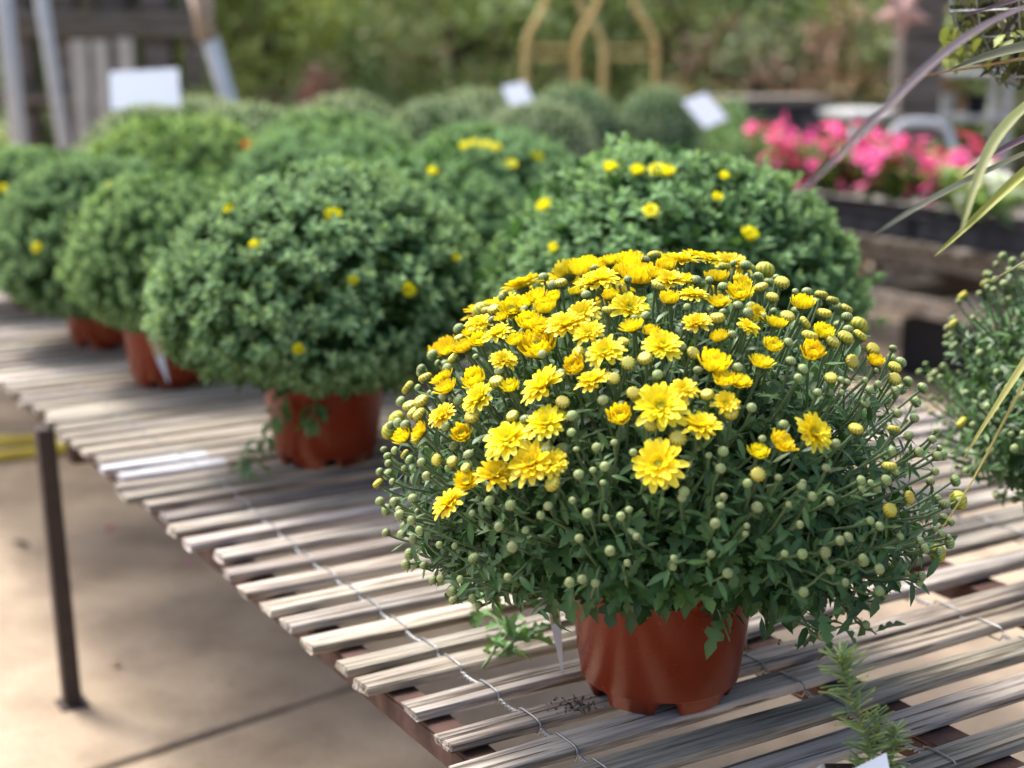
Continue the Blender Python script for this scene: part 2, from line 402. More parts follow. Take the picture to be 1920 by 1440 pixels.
for ur in (4.24, 4.8, 5.4): MB().box((ur, 2.6, TZ-.09), (ur+.045, 8.2, TZ-.0175), .004).build("apron_beam", M_timber, T3, smooth=False)
for vl in (3.0, 4.55, 6.1, 7.8):
    for ul in (4.29, 5.3): MB().box((ul, vl-.05, 0), (ul+.09, vl+.05, TZ-.03), .005).build("leg", M_tan if ul < 4.5 else M_timber, T3, smooth=False)
    MB().box((4.38, vl-.045, .27), (5.3, vl+.045, .36), .004).build("stretcher", M_timber, T3, smooth=False)
MB().box((4.20, 2.8, .33), (4.245, 8.0, .40), .004).build("lower_rail", M_timber, T3, smooth=False)
for q, ur in enumerate((4.86, 5.08)): MB().box((ur, 2.9, .37), (ur+.17, 7.9, .39), .003).build("shelf_board", M_dkwood, T3, smooth=False)

# ------------------------------------------------------------------ leaves, flowers, buds, pots
def unit(v): v = np.asarray(v, float); return v/(np.linalg.norm(v)+1e-12)
LOBED = [(0, .018), (.14, .03), (.24, .15), (.35, .21), (.38, .09), (.50, .26), (.63, .28), (.65, .12), (.80, .18), (.90, .10), (1.0, .0)]
SMALL = [(0, .03), (.35, .21), (.65, .24), (1.0, .0)]
NARROW = [(0, .03), (.3, .12), (.65, .13), (1.0, .0)]
ROUND = [(0, .03), (.3, .26), (.65, .28), (1.0, .02)]
def leaf_tpl(out, fold=.3, curl=.35, side=.0, width=1.0):
    V = []; F = []; k = len(out)
    for (t, y) in out:
        z = -curl*t*t
        w_ = .10*math.sin(9*t+3*side)*y*4; V.append((t, side*t*t, z)); V.append((t, y*width + side*t*t, z + fold*y + w_*.5)); V.append((t, -y*width + side*t*t, z + fold*y - w_*.5))
    for i in range(k-1):
        a, b = i*3, (i+1)*3
        F.append((a, b, b+1, a+1)); F.append((a, a+2, b+2, b))
    return np.array(V), F
def frame(d, n):
    x = unit(d); z = np.asarray(n, float); z = z - x*(z @ x)
    if np.linalg.norm(z) < 1e-4: z = np.cross(x, [.3, .5, .8])
    z = unit(z); return np.stack([x, np.cross(z, x), z], 1)          # columns
def m44(Rm, s, p):
    M = Matrix.Identity(4)
    s = (s, s, s) if np.isscalar(s) else s
    for i in range(3):
        for j in range(3): M[i][j] = float(Rm[i, j]*s[j])
        M[i][3] = float(p[i])
    return M
RIB = np.array([1.22, .98, .98])
def leafcol(c, n): return np.outer(np.tile(RIB, n//3+1)[:n], c)
def scatter(name, tpls, items, material):
    """one mesh of many leaves: items = (template index, frame, size, position, colour)"""
    Vs = []; Fs = []; Cs = []; base = 0; qs = [np.array(F) for V, F in tpls]
    for (k, Rm, s, p, c) in items:
        V = tpls[k][0]; Vs.append(V @ (Rm*s).T + p); Fs.append(qs[k]+base); base += len(V); Cs.append(leafcol(c, len(V)))
    return quadmesh(name, np.concatenate(Vs), np.concatenate(Fs), material, np.concatenate(Cs))

def petal(m, L, w, a0, a1, r0, ang, z0, cb, ct, k=5, cup=.16, tipw=.45, rr=None):
    s = np.linspace(0, 1, k); el = a0 + (a1-a0)*s; dr = np.cos(el); dz = np.sin(el)
    r = r0 + np.concatenate([[0], np.cumsum((dr[1:]+dr[:-1])/2*L/(k-1))]); z = z0 + np.concatenate([[0], np.cumsum((dz[1:]+dz[:-1])/2*L/(k-1))])
    prof = np.interp(s, [0, .3, .7, .92, 1], [.4, .8, 1, .8, tipw])*w/2
    er = np.array([math.cos(ang), math.sin(ang), 0]); et = np.array([-math.sin(ang), math.cos(ang), 0]); ez = np.array([0, 0, 1.0])
    V = []; C = []
    for i in range(k):
        nrm = -math.sin(el[i])*er + math.cos(el[i])*ez; c0 = er*r[i] + ez*z[i]
        V += [c0 + et*prof[i] + nrm*cup*prof[i]*2, c0 + (er*.02*L if i == k-1 else 0), c0 - et*prof[i] + nrm*cup*prof[i]*2]
        c = np.array(cb)*(1-s[i]) + np.array(ct)*s[i]; C += [c*1.0, c*.93, c*1.0]
    F = []
    for i in range(k-1):
        a, b = i*3, (i+1)*3; F += [(a, a+1, b+1, b), (a+1, a+2, b+2, b+1)]
    m.add(V, F, np.array(C))
YB, YT, YP = (.85, .68, .008), (.92, .82, .022), (.93, .85, .09)
def calyx(m, r, zc, h):
    m.lathe([(.055, zc-h), (r*.75, zc-h*.7), (r, zc), (r*.8, zc+h*.15)], 12, (.11, .17, .06))
def open_flower(seed):
    r = np.random.default_rng(seed); m = MB(); droop = r.uniform(-.25, .15)
    rings = [(15, .40, .155, 20, -14, .075, -.02), (15, .36, .14, 36, 4, .07, .0), (14, .29, .115, 50, 24, .06, .01), (13, .19, .085, 68, 48, .06, .015), (10, .10, .055, 80, 72, .055, .02)]
    for q, (n, L, w, a0, a1, r0, z0) in enumerate(rings):
        o = r.uniform(0, 6.28)
        for i in range(n):
            if q == 0 and r.random() < .08: continue
            petal(m, L*r.uniform(.86, 1.1), w*r.uniform(.85, 1.12), R_(a0)+r.normal(0, .1), R_(a1)+r.normal(0, .16)+(droop if q < 2 else 0), r0, o+2*PI*i/n+r.normal(0, .06), z0,
                  YB, YP if q == 0 else YT, cup=r.uniform(.08, .22))
    calyx(m, .13, -.03, .12)
    return m.m("flower", M_petal)
def cup_flower(seed, op):
    r = np.random.default_rng(seed); m = MB()
    rings = [(15, .60, .21, 0+8*op, 105-45*op, .12, -.16), (14, .52, .18, 25, 108-38*op, .12, -.12), (12, .38, .14, 50, 108-30*op, .12, -.06), (10, .24, .1, 66, 104-24*op, .11, .0)]
    for q, (n, L, w, a0, a1, r0, z0) in enumerate(rings):
        o = r.uniform(0, 6.28)
        for i in range(n):
            petal(m, L*r.uniform(.88, 1.1), w*r.uniform(.9, 1.1), R_(a0)+r.normal(0, .06), R_(a1)+r.normal(0, .12), r0, o+2*PI*i/n+r.normal(0, .05), z0, YB if q else (.62, .50, .02), YT if q < 3 else YP, cup=.2)
    calyx(m, .24, -.16, .14)
    return m.m("flower", M_petal)
def disc_mesh(r0, seed, z0=.0):
    r = np.random.default_rng(seed); m = MB()
    m.lathe([(r0*1.0, z0-.02), (r0*.95, z0+r0*.25), (r0*.6, z0+r0*.5), (r0*.15, z0+r0*.42)], 14, (.50, .50, .07), close=True)
    for i in range(46):
        a = i*2.39996; q = r0*.95*math.sqrt((i+.5)/46); p = np.array([q*math.cos(a), q*math.sin(a), z0+r0*(.5-.3*(q/r0)**2)])
        g = .35+.65*(q/r0); m.lathe([(r0*.10, -.0), (r0*.085, r0*.12*g+.01), (.0, r0*.16*g+.014)], 5, (.42+.3*g*r.random(), .50+.12*r.random(), .06))
        for k in range(len(m.V)-15, len(m.V)): m.V[k] = tuple(np.array(m.V[k])+p)
    return m.m("flower_centre", M_bud)
def bud_mesh(seed, yellow):
    r = np.random.default_rng(seed); m = MB(); n = 36; rib = 12; V = []; C = []
    zs = np.linspace(-1, 1, 11); ph = r.uniform(0, 1, 3)
    for z in zs:
        th = math.asin(max(-1, min(1, z)))
        for j in range(n):
            a = 2*PI*j/n; w = math.cos(rib*a + .35*z*5); rr = math.cos(th)**(.8 if yellow else 1)*(1+(.10 if yellow else .06)*w*(1-abs(z)**2))
            d = .22*max(0, z-.7)/.3 if yellow else 0.0
            V.append((.5*rr*math.cos(a), .5*rr*math.sin(a), .5*((.72 if yellow else .86)*z - d) + .1))
            s = .5+.5*w; top = max(0, min(1, (z+.55)/1.2))
            if yellow: s = s**.8; base = np.array([.66, .58, .09])*s + np.array([.20, .27, .05])*(1-s); w2 = min(.85, .55*top*yellow); base = base*(1-w2) + np.array([.84, .66, .03])*(.55+.45*s)*w2; base = base if z < .72 else base*.6+np.array([.46, .52, .13])*.4
            else: base = np.array([.44, .52, .22])*s + np.array([.13, .21, .06])*(1-s)
            k = max(0, min(1, (-z-.1)/.6)); C.append(base*(1-k) + np.array([.13, .20, .075])*k)
    F = [(i*n+j, i*n+(j+1) % n, (i+1)*n+(j+1) % n, (i+1)*n+j) for i in range(10) for j in range(n)]
    m.add(V, F, np.array(C))
    for i in range(9):                                            # small bracts hugging the base
        a = 2*PI*i/9 + r.normal(0, .1); e = np.array([math.cos(a), math.sin(a), 0]); t = np.array([-math.sin(a), math.cos(a), 0])
        P = [e*.10+np.array([0, 0, -.34]), e*.42+t*.09+np.array([0, 0, -.26]), e*.42-t*.09+np.array([0, 0, -.26]), e*(.56+r.uniform(0, .06))+np.array([0, 0, .02+r.uniform(-.05, .12)])]
        m.add(P, [(0, 1, 3, 2)], (.17, .25, .10))
    return m.m("bud", M_bud)
OPEN = [open_flower(i) for i in range(6)]
CUP = [cup_flower(20+i, [.05, .35, .65, .95][i % 4]) for i in range(6)]
DISC_O = disc_mesh(.085, 1, .03); DISC_C = disc_mesh(.15, 2, .02)
BUDY = [bud_mesh(30+i, [.35, .8, 1.2][i]) for i in range(3)]
BUDG = [bud_mesh(40+i, 0) for i in range(3)]
LT = [leaf_tpl(LOBED, f, c, s) for (f, c, s) in ((.45, .15, .0), (.75, .4, .06), (.35, .6, -.05), (.95, .2, .08), (.55, -.15, -.08), (.8, .7, 0))]
LN = [leaf_tpl(NARROW, .3, c, s, 1.1) for (c, s) in ((.2, .0), (.5, .08), (-.15, -.06))]
TPL = LT + LN
GREENS = np.array([(.037, .090, .028), (.053, .124, .037), (.076, .162, .048), (.046, .111, .037), (.102, .195, .066)])
LEAFM = []
for k, (V, F) in enumerate(LT + LN):
    for g in (1, 2, 4): LEAFM.append(mesh("leaf", V, F, M_leaf, leafcol(GREENS[g], len(V))))

def pot_mesh():
    m = MB(); n = 96
    def notch(q, a):
        x, y, z = q; k = (a*6/(2*PI)+.25) % 1.0
        lift = max(0.0, min(1.0, (.16-abs(k-.5))/.05)) * .017
        if z < .019: z = z + lift*(1-z/.019)
        return (x, y, z)
    m.lathe([(.066, .012), (.0665, .001), (.0705, .0), (.0735, .002), (.079, .0165), (.081, .019), (.0825, .021), (.0965, .128), (.0972, .130), (.0995, .131), (.1005, .133), (.1025, .158), (.1023, .161), (.1005, .162), (.098, .160), (.0955, .140), (.094, .12)], n, (1, 1, 1), notch)
    return m.m("pot", M_pot)
POTM = pot_mesh()
SOILM = MB().lathe([(.0935, .138), (.06, .145), (.02, .142), (.001, .146)], 24, close=True).m("soil", M_soil)

def bezier(a, b, c, t):
    t = np.asarray(t)[:, None]; return (1-t)**2*a + 2*t*(1-t)*b + t*t*c
CROWN = np.array([0, 0, .15])
def stalk(tip, r, lift=.0):
    tip = np.asarray(tip, float); q = tip - CROWN; h = q.copy(); h[2] = 0
    base = CROWN + np.array([r.normal(0, .022), r.normal(0, .022), 0])
    if q[2] > .05: mid = base + np.array([q[0]*.62, q[1]*.62, q[2]*.40]) + r.normal(0, .008, 3)
    else: mid = base + np.array([q[0]*.55, q[1]*.55, max(q[2], -.02)*.5 + .065]) + r.normal(0, .022, 3)
    return base, mid, tip
def leaves_on(base, mid, tip, n, r, t0=.34, t1=.93, big=1.0):
    out = []; ph = r.uniform(0, 6.28)
    for i in range(n):
        t = t0 + (t1-t0)*(i+r.random())/n
        p = bezier(base, mid, tip, [t])[0]; d = unit(bezier(base, mid, tip, [min(1, t+.03)])[0] - bezier(base, mid, tip, [t-.03])[0])
        ph += 2.4 + r.normal(0, .3); a = unit(np.cross(d, [.31, .2, .93])); b = np.cross(d, a); side = a*math.cos(ph)+b*math.sin(ph)
        ld = unit(side*r.uniform(.7, 1.1) + d*r.uniform(.25, .75) + np.array([0, 0, r.uniform(-.28, .12)]))
        near_tip = t > .8
        s = (.029 if near_tip else .042)*r.uniform(.65, 1.15)*big*(1.0 if t < .6 else .85)
        k = int(r.integers(6, 9)) if near_tip else int(r.integers(0, 6))
        nv = unit(d*.8 + np.array([0, 0, .7]) + r.normal(0, .25, 3))
        out.append([k, frame(ld, nv), s, p + side*.002, t])
    return out
def rot_to(d, spin=0.0):
    z = unit(d); x = unit(np.cross([.21, .97, .1], z)); y = np.cross(z, x); c, s = math.cos(spin), math.sin(spin)
    return np.stack([x*c+y*s, -x*s+y*c, z], 1)
def head_part(plant, tip, size, typ, r, face=None):
    """a flower or a bud on its own stem; the stem (and the centre of a flower) are its sub-parts"""
    base, mid, t3 = stalk(tip, r)
    d = unit(bezier(base, mid, t3, [1.0])[0]-bezier(base, mid, t3, [.85])[0])
    out = unit(np.asarray(tip)-np.array([0, 0, .16]))
    fd = unit(out*.75 + np.array([0, 0, .42 if typ in 'oh' else .3]) + r.normal(0, .20 if typ in 'oh' else .25, 3))
    if face is not None: fd = unit(fd + np.asarray(face)*.55)
    Rm = rot_to(fd, r.uniform(0, 6.28)); s = size
    if typ == 'o': me = OPEN[int(r.integers(6))]; s = size*1.3; off = .10
    elif typ == 'h': me = CUP[int(r.integers(6))]; s = size*1.3; off = .27
    elif typ == 'y': me = BUDY[int(r.integers(3))]; s = size*1.05; off = .36
    else: me = BUDG[int(r.integers(3))]; s = size*r.uniform(.58, 1.02); off = .36
    nm = "flower" if typ in 'oh' else "bud"
    M = m44(Rm, (s, s, s*(1 if typ in 'oh' else r.uniform(.9, 1.08))), tip)
    o = obj(nm, me, plant, mw=M)
    g = r.uniform(.86, 1.05); o.color = (g, g*r.uniform(.9, 1.02), g, 1)
    if typ in 'oh':
        c = obj("flower_centre", DISC_O if typ == 'o' else DISC_C, o)
    end = np.asarray(tip) - fd*off*s
    P = bezier(base, mid, end, np.linspace(.28 if end[2] > .24 else .5, 1, 9)); w = r.normal(0, .006 if end[2] > .24 else .012, 3); P[3:8] += np.outer(np.sin(np.linspace(.4, PI, 5)), w); P[-2] = P[-2]*.5 + (end - fd*.009)*.5
    rad = np.linspace(.0021, .0013, 9); rad[-1] = .0019
    sm = MB().tube(P, rad, 5, (.115, .175, .078), cap=False).m("stem", M_stem)
    q = obj("stem", sm, o); q.matrix_parent_inverse = M.inverted()
    return base, mid, end
def dome_r(d, a, cu, cl, zc):
    c = cu if d[2] >= 0 else cl; return 1/math.sqrt((d[0]**2+d[1]**2)/a**2 + d[2]**2/c**2)

# ------------------------------------------------------------------ the flowering chrysanthemum in front
HERO = "-240,-145,358,29o;-202,-169,382,34o;-140,-202,401,41o;-173,-225,354,45o;-137,-233,372,36o;-150,-251,338,42o;-132,-259,341,28o;-186,-236,322,35o;-231,-210,286,35o;-178,-147,416,26o;-207,-142,396,22h;-242,-94,386,18h;-237,-118,381,18h;-109,-196,421,20h;-214,-217,311,17h;-219,-184,350,18h;-284,-95,324,18h;-264,-126,337,16h;-171,-181,397,14h;-209,-180,366,14y;-122,-224,391,13y;-169,-210,374,12y;-131,-269,324,15y;-264,-92,360,15y;-278,-66,349,15y;-272,-91,348,14y;-265,-107,350,14y;-285,17,350,15y;-244,-175,321,11y;-214,-210,322,11y;-280,-119,311,10y;-262,-53,377,14y;-231,-76,403,12y;-185,-167,398,14y;-228,-193,324,11y;-317,-23,251,12y;-271,26,370,13g;-249,-49,393,12g;-293,12,336,12g;-304,2,311,12g;-182,-157,407,11g;-207,-110,412,11g;-140,-167,426,11g;-122,-199,413,11g;-157,-220,373,11g;-113,-238,381,11g;-114,-249,368,11g;-110,-261,355,10g;-108,-274,334,10g;-236,-159,351,11g;-193,-209,352,11g;-212,-204,334,11g;-261,-156,313,11g;-274,-133,309,11g;-293,-89,307,12g;-312,-8,286,12g;-303,-65,294,12g;-301,-79,290,12g;-316,-17,263,12g;-295,-106,278,12g;-255,-171,303,11g;-270,-161,276,11g;-292,-122,261,12g;-313,-54,240,12g;-191,-242,299,11g;-171,-257,299,11g;-136,-275,304,10g;-114,-282,312,10g;-137,-250,351,11g;-281,-89,334,12g;-291,-58,329,12g;-79,-193,433,36o;-31,-252,393,46o;-9,-240,407,26o;5,-266,378,34o;-35,-285,347,44o;-93,-218,410,30o;-25,-197,440,35o;30,-249,396,24o;22,-215,427,26h;45,-230,412,16h;31,-230,414,19h;-69,-251,385,20h;69,-207,426,17h;57,-276,356,15h;80,-266,362,20h;83,-183,438,16h;56,-287,338,13y;-17,-273,368,15y;34,-256,387,12y;-42,-208,430,14y;-59,-209,426,13y;-73,-221,414,11y;-56,-237,403,12y;-42,-263,378,12y;13,-244,403,12y;-105,-184,431,12y;3,-205,435,12y;-84,-236,396,11g;-32,-226,418,11g;6,-223,422,11g;45,-216,423,11g;32,-234,410,11g;54,-249,392,10g;0,-270,374,10g;-75,-267,363,10g;-91,-266,358,10g;-58,-276,356,10g;-49,-290,334,10g;-30,-294,331,10g;-86,-284,329,10g;-13,-298,325,10g;-15,-300,320,10g;11,-282,355,10g;24,-280,358,10g;21,-288,344,10g;62,-268,367,10g;75,-284,334,10g;46,-292,331,10g;23,-300,321,10g;-95,-276,339,10g;-84,-277,343,10g;-6,-198,440,11g;-205,-39,433,26o;-184,-96,433,30o;-115,-140,450,38o;-99,-131,460,32o;-94,-163,446,28o;-87,-67,481,26o;-219,-73,415,20h;-238,-45,405,14h;-204,-83,424,16h;-170,-56,452,20h;-156,-55,459,18h;-143,-54,465,18h;-136,-91,460,21h;-153,-106,447,22h;-141,-125,446,16h;-165,-128,433,16h;-180,-62,445,13h;-126,-71,468,13h;-215,-42,425,13h;-105,-78,474,13h;-189,-20,445,13y;-118,-37,476,13y;-197,-4,441,12y;-226,-38,417,11y;-157,-74,455,12g;-126,-117,455,11g;-94,-94,473,11g;-191,-54,440,12g;-237,-86,395,12g;-126,-34,474,12g;-76,-61,484,37o;-8,-87,487,30o;-53,-138,467,35o;12,-122,477,28o;11,-168,457,27o;33,47,493,28o;48,30,493,26o;-43,-2,495,23h;-20,-67,491,17h;8,-83,488,15h;-12,-127,475,18h;-52,-167,454,17h;-35,-176,451,14h;37,-131,472,17h;31,-184,447,16h;42,-72,488,21h;-62,35,490,18h;-49,55,490,15h;-70,-106,475,15h;-7,-34,495,19h;66,43,489,12h;-31,54,492,15y;-11,51,493,14y;-11,53,493,14y;-22,-101,483,12y;-62,-185,442,11y;21,47,494,12y;57,-22,492,12y;32,-160,460,14y;-74,-136,464,12y;-38,-155,462,11g;-81,-8,488,12g;-50,-74,486,12g;34,-81,487,12g;46,-95,482,11g;19,-86,487,12g;4,-142,469,11g;39,-148,465,11g;44,-180,448,11g;74,24,489,12g;10,17,496,12g;-26,0,496,12g;-49,-156,460,11g;74,-137,463,20o;62,-164,453,21o;92,-149,454,17h;62,-105,477,21h;130,-86,463,21h;142,-134,442,19h;124,-173,430,21h;68,-71,484,17h;198,-127,411,15h;116,-39,477,15y;125,-152,441,15y;149,-144,434,14y;106,-131,457,14y;151,-92,453,15y;88,-78,478,14y;165,-8,459,13y;96,-98,471,12y;182,13,449,13y;196,7,441,13y;123,-132,451,13y;167,-122,434,15y;187,-98,431,14y;199,-108,419,14y;167,-156,417,13y;217,-131,393,13y;139,-194,408,12y;223,-106,400,13y;91,-39,484,12g;127,-58,471,12g;144,-35,467,12g;56,-132,469,11g;70,-129,467,11g;93,-127,463,11g;81,-141,460,11g;100,-172,439,11g;99,-195,425,11g;110,-199,418,11g;104,-210,412,11g;182,-61,444,12g;175,-99,438,12g;178,-170,401,11g;193,-162,395,11g;181,-178,393,11g;213,-150,385,11g;64,-143,463,11g;115,-13,479,12g;150,-189,405,11g;122,-216,399,11g;148,-202,396,11g;112,-250,368,35o;158,-226,365,13y;192,-227,328,13y;189,-247,291,13y;213,-224,297,12y;202,-196,357,12y;135,-247,357,11g;123,-265,338,10g;97,-282,325,10g;107,-283,316,10g;84,-292,311,10g;125,-278,310,10g;158,-258,316,11g;158,-255,323,11g;169,-249,319,11g;186,-238,318,11g;20,-303,313,10g;15,-308,298,10g;43,-308,288,10g;44,-306,295,10g;94,-296,293,10g;167,-263,286,11g;177,-259,279,11g;201,-244,264,11g;227,-222,252,11g;234,-215,242,11g;134,-285,274,10g;97,-300,266,10g;11,-315,271,10g;-23,-315,267,10g;80,-305,268,10g;159,-275,253,11g;178,-263,238,11g;141,-285,233,10g;99,-302,230,10g;180,-258,214,11g;235,-208,211,11g;235,-202,202,11g;186,-194,154,11g;131,-246,163,11g;264,-171,273,11g;252,-172,308,11g;258,-156,319,11g;255,-146,334,11g;231,-184,331,11g;196,-215,341,11g;259,-184,247,11g;-285,-139,252,12g;-306,-67,209,12g;-271,-165,255,11g;-262,-179,249,11g;-208,-233,284,11g;-182,-256,278,11g;-225,-225,248,11g;-206,-242,241,11g;-241,-197,205,11g;-220,-225,214,11g;-230,-200,192,11g;-282,-101,185,12g;-174,-266,231,11g;-105,-300,241,10g;-116,-296,237,10g;-143,-274,295,10g;-100,-291,302,10g;-108,-294,279,10g;-80,-305,271,10g;-70,-299,302,10g;-63,-299,308,10g;-56,-307,285,10g"

P0 = np.array([.17, 1.602, TZ])
hero = thing("potted_chrysanthemum", "flowering yellow chrysanthemum in the brown pot nearest the camera", "potted plant", P0, 0, "potted chrysanthemums on the benches")
hp = obj("pot", POTM, hero, rot=(0, 0, .28), scale=(1.1, 1.1, 1.04)); obj("soil", SOILM, hp)
rh = np.random.default_rng(21)
A_, ZC, CU, CL = .318, .235, .262, .15
leafs = []; tips = []
for q in HERO.split(';'):
    x, y, z, d = q[:-1].split(','); tips.append((np.array([int(x), int(y), int(z)])/1000, int(d)/1000, q[-1]))
front = len(tips)
n = 0
while n < 13:                                                       # more half open heads crowding the crown's left
    d = unit(rh.normal(0, 1, 3))
    if d[2] < .5 or d[0] > .1: continue
    p = d*dome_r(d, A_, CU, CL, ZC)*rh.uniform(.95, 1.0)+np.array([0, 0, ZC])
    if min(np.linalg.norm(p-t[0]) for t in tips) < .021: n += .02; continue
    tips.append((p, rh.uniform(.024, .036), 'h' if rh.random() < .6 else 'o')); n += 1
tocam = unit(np.array([0, 0, CAM_H])-P0-np.array([0, 0, .25])); n = 0
while n < 75:                                                       # small green buds between the ones picked out above
    d = unit(rh.normal(0, 1, 3))
    if d[2] < -.55 or d[2] > .6 or d @ tocam < .15: continue
    p = d*dome_r(d, A_, CU, CL, ZC)*rh.uniform(.93, 1.0)+np.array([0, 0, ZC])
    if p[2] < .225 and p[1] < -.03 and abs(p[0]) < .2: continue
    if min(np.linalg.norm(p-t[0]) for t in tips) < .016: n += .01; continue
    tips.append((p, rh.uniform(.009, .013), 'g')); n += 1
front = len(tips)
tocam = unit(np.array([0, 0, CAM_H])-P0-np.array([0, 0, .25]))
tries = 0
while len(tips) < front+150 and tries < 6000:                      # the far side, which the photograph does not show
    tries += 1
    d = unit(rh.normal(0, 1, 3)); 
    if d[2] < -.55 or d @ tocam > .12 : continue
    p = d*dome_r(d, A_, CU, CL, ZC)+np.array([0, 0, ZC])
    if min(np.linalg.norm(p-t[0]) for t in tips) < .022: continue
    k = rh.random(); top = d[2] > .45
    ty = ('o' if k < .16 else 'h' if k < .34 else 'y' if k < .55 else 'g') if top and d[0] < .3 else ('y' if k < .10 else 'g')
    tips.append((p, {'o': .044, 'h': .03, 'y': .021, 'g': .013}[ty], ty))
hid = []
for i, (p, s, ty) in enumerate(tips):
    if i >= front and ty in 'gy':                                  # buds on the hidden side: joined below
        bs, md, en = stalk(p, rh); hid.append((p, s, ty, bs, md))
    else: bs, md, en = head_part(hero, p, s, ty, rh)
    low = p[2] < .22
    leafs += leaves_on(bs, md, en, 13 if low else 15, rh, .36, .98 if low else .95, .95 if low else .85)
n = 0
while n < 330:                                                      # leafy shoots without a bud
    d = unit(rh.normal(0, 1, 3))
    if d[2] < -.85: continue
    f = rh.uniform(.76, .97) if d[2] > -.1 else rh.uniform(.75, 1.02)
    p = d*dome_r(d, A_, CU, CL, ZC)*f + np.array([0, 0, ZC])
    if p[2] < .19 and math.hypot(p[0], p[1]) < .17: continue
    bs, md, en = stalk(p, rh); n += 1
    leafs += leaves_on(bs, md, en, 9, rh, .35, 1.0, 1.0)
for an in np.linspace(0, 2*PI, 15)[:-1]:                            # drooping leaves over the rim
    p = np.array([math.cos(an), math.sin(an), 0])*rh.uniform(.10, .15) + np.array([0, 0, rh.uniform(.145, .17)])
    bs, md, en = stalk(p, rh); md = (bs+en)/2 + np.array([0, 0, .05]); leafs += leaves_on(bs, md, en, 7, rh, .5, 1.0, 1.05)
leafs = [q for q in leafs if not (q[3][2] < .165 and math.hypot(q[3][0], q[3][1]) < .106) and not (q[3][2] < .158 and math.hypot(q[3][0], q[3][1]) < .15 and rh.random() < .8)]
def over_pot(p):
    w = p + P0; dy = w[1]*math.cos(PITCH) - (w[2]-CAM_H)*math.sin(PITCH); px = 960 + FPX*w[0]/dy; py = 720 - FPX*((w[2]-CAM_H)*math.cos(PITCH) + w[1]*math.sin(PITCH))/dy
    return 1062 < px < 1405 and py > 1092 + 40*rh.random() and p[1] < .03
leafs = [q for q in leafs if not (over_pot(q[3]) and rh.random() < .93)]   # the pot's front stays clear of foliage
def shows(q):
    p = q[3]; d = unit((p-np.array([0, 0, ZC]))*np.array([1/A_, 1/A_, 1/(CU if p[2] > ZC else CL)])); rr = np.linalg.norm((p-np.array([0, 0, ZC]))/np.array([A_, A_, CU if p[2] > ZC else CL]))
    return q[2]*max(0, d @ tocam)*max(0, rr-.45)
leafs.sort(key=lambda q: -shows(q))
for q in leafs[:300]:
    g = int(rh.integers(3)); o = obj("leaf", LEAFM[q[0]*3+g], hero, mw=m44(q[1], q[2], q[3])); k = rh.uniform(.8, 1.15); o.color = (k, k, k*rh.uniform(.85, 1.1), 1)
tag(obj("foliage", scatter("foliage", TPL, [(q[0], q[1], q[2], q[3], GREENS[int(rh.integers(5))]*rh.uniform(.65, 1.3)) for q in leafs[300:]], M_leaf), hero), kind="stuff")
bv = np.empty(len(BUDG[0].vertices)*3, np.float32); BUDG[0].vertices.foreach_get("co", bv); bv = bv.reshape(-1, 3)
bc = np.empty(len(BUDG[0].vertices)*4, np.float32); BUDG[0].color_attributes["Col"].data.foreach_get("color", bc); bc = bc.reshape(-1, 4)[:, :3]
bf = [tuple(q.vertices) for q in BUDG[0].polygons]; m = MB()
for (p, s, ty, bs, md) in hid:
    Rm = rot_to(unit(p-np.array([0, 0, .16])+np.array([0, 0, .05])), rh.uniform(0, 6)); m.add(bv @ (Rm*s).T + p, bf, bc*(1 if ty == 'g' else np.array([1.7, 1.3, .4])))
    m.tube(bezier(bs, md, p - Rm[:, 2]*s*.3, np.linspace(.3, 1, 7)), .0015, 5, (.115, .175, .078), cap=False)
tag(m.build("far_side_buds", M_bud, hero), kind="stuff")
def shoot_part(parent, pts, n, r, big=1.0, name="trailing_shoot", tint=1.0):
    pts = np.array(pts, float); t = np.linspace(0, 1, len(pts)); tt = np.linspace(0, 1, 12)
    P = np.stack([np.interp(tt, t, pts[:, k]) for k in range(3)], 1)
    for _ in range(2): P[1:-1] = (P[:-2]+2*P[1:-1]+P[2:])/4
    s = MB().tube(P, np.linspace(.002, .0011, 12), 5, (.13, .19, .085)).build(name, M_stem, parent)
    ph = r.uniform(0, 6)
    for i in range(n):
        k = r.uniform(.12, 1); p = np.array([np.interp(k, tt, P[:, j]) for j in range(3)]); d = unit(np.array([np.interp(min(1, k+.05), tt, P[:, j])-np.interp(k-.05, tt, P[:, j]) for j in range(3)]))
        ph += 2.4; a = unit(np.cross(d, [.3, .2, .9])); b = np.cross(d, a); sd = a*math.cos(ph)+b*math.sin(ph)
        q = int(r.integers(6)); o = obj("leaf", LEAFM[q*3+int(r.integers(3))], s, mw=m44(frame(sd+d*.5, np.array([0, 0, 1])+r.normal(0, .3, 3)), r.uniform(.024, .04)*big, p)); o.color = (tint, tint, tint, 1)
    return s
rsx = np.random.default_rng(4)
shoot_part(hero, [(.07, -.06, .16), (.12, -.10, .125), (.17, -.08, .10), (.22, -.03, .092)], 9, rsx)
shoot_part(hero, [(.10, -.02, .16), (.19, -.03, .12), (.235, -.05, .085)], 9, rsx)
shoot_part(hero, [(.03, -.10, .165), (.045, -.125, .15), (.06, -.13, .11)], 5, rsx)

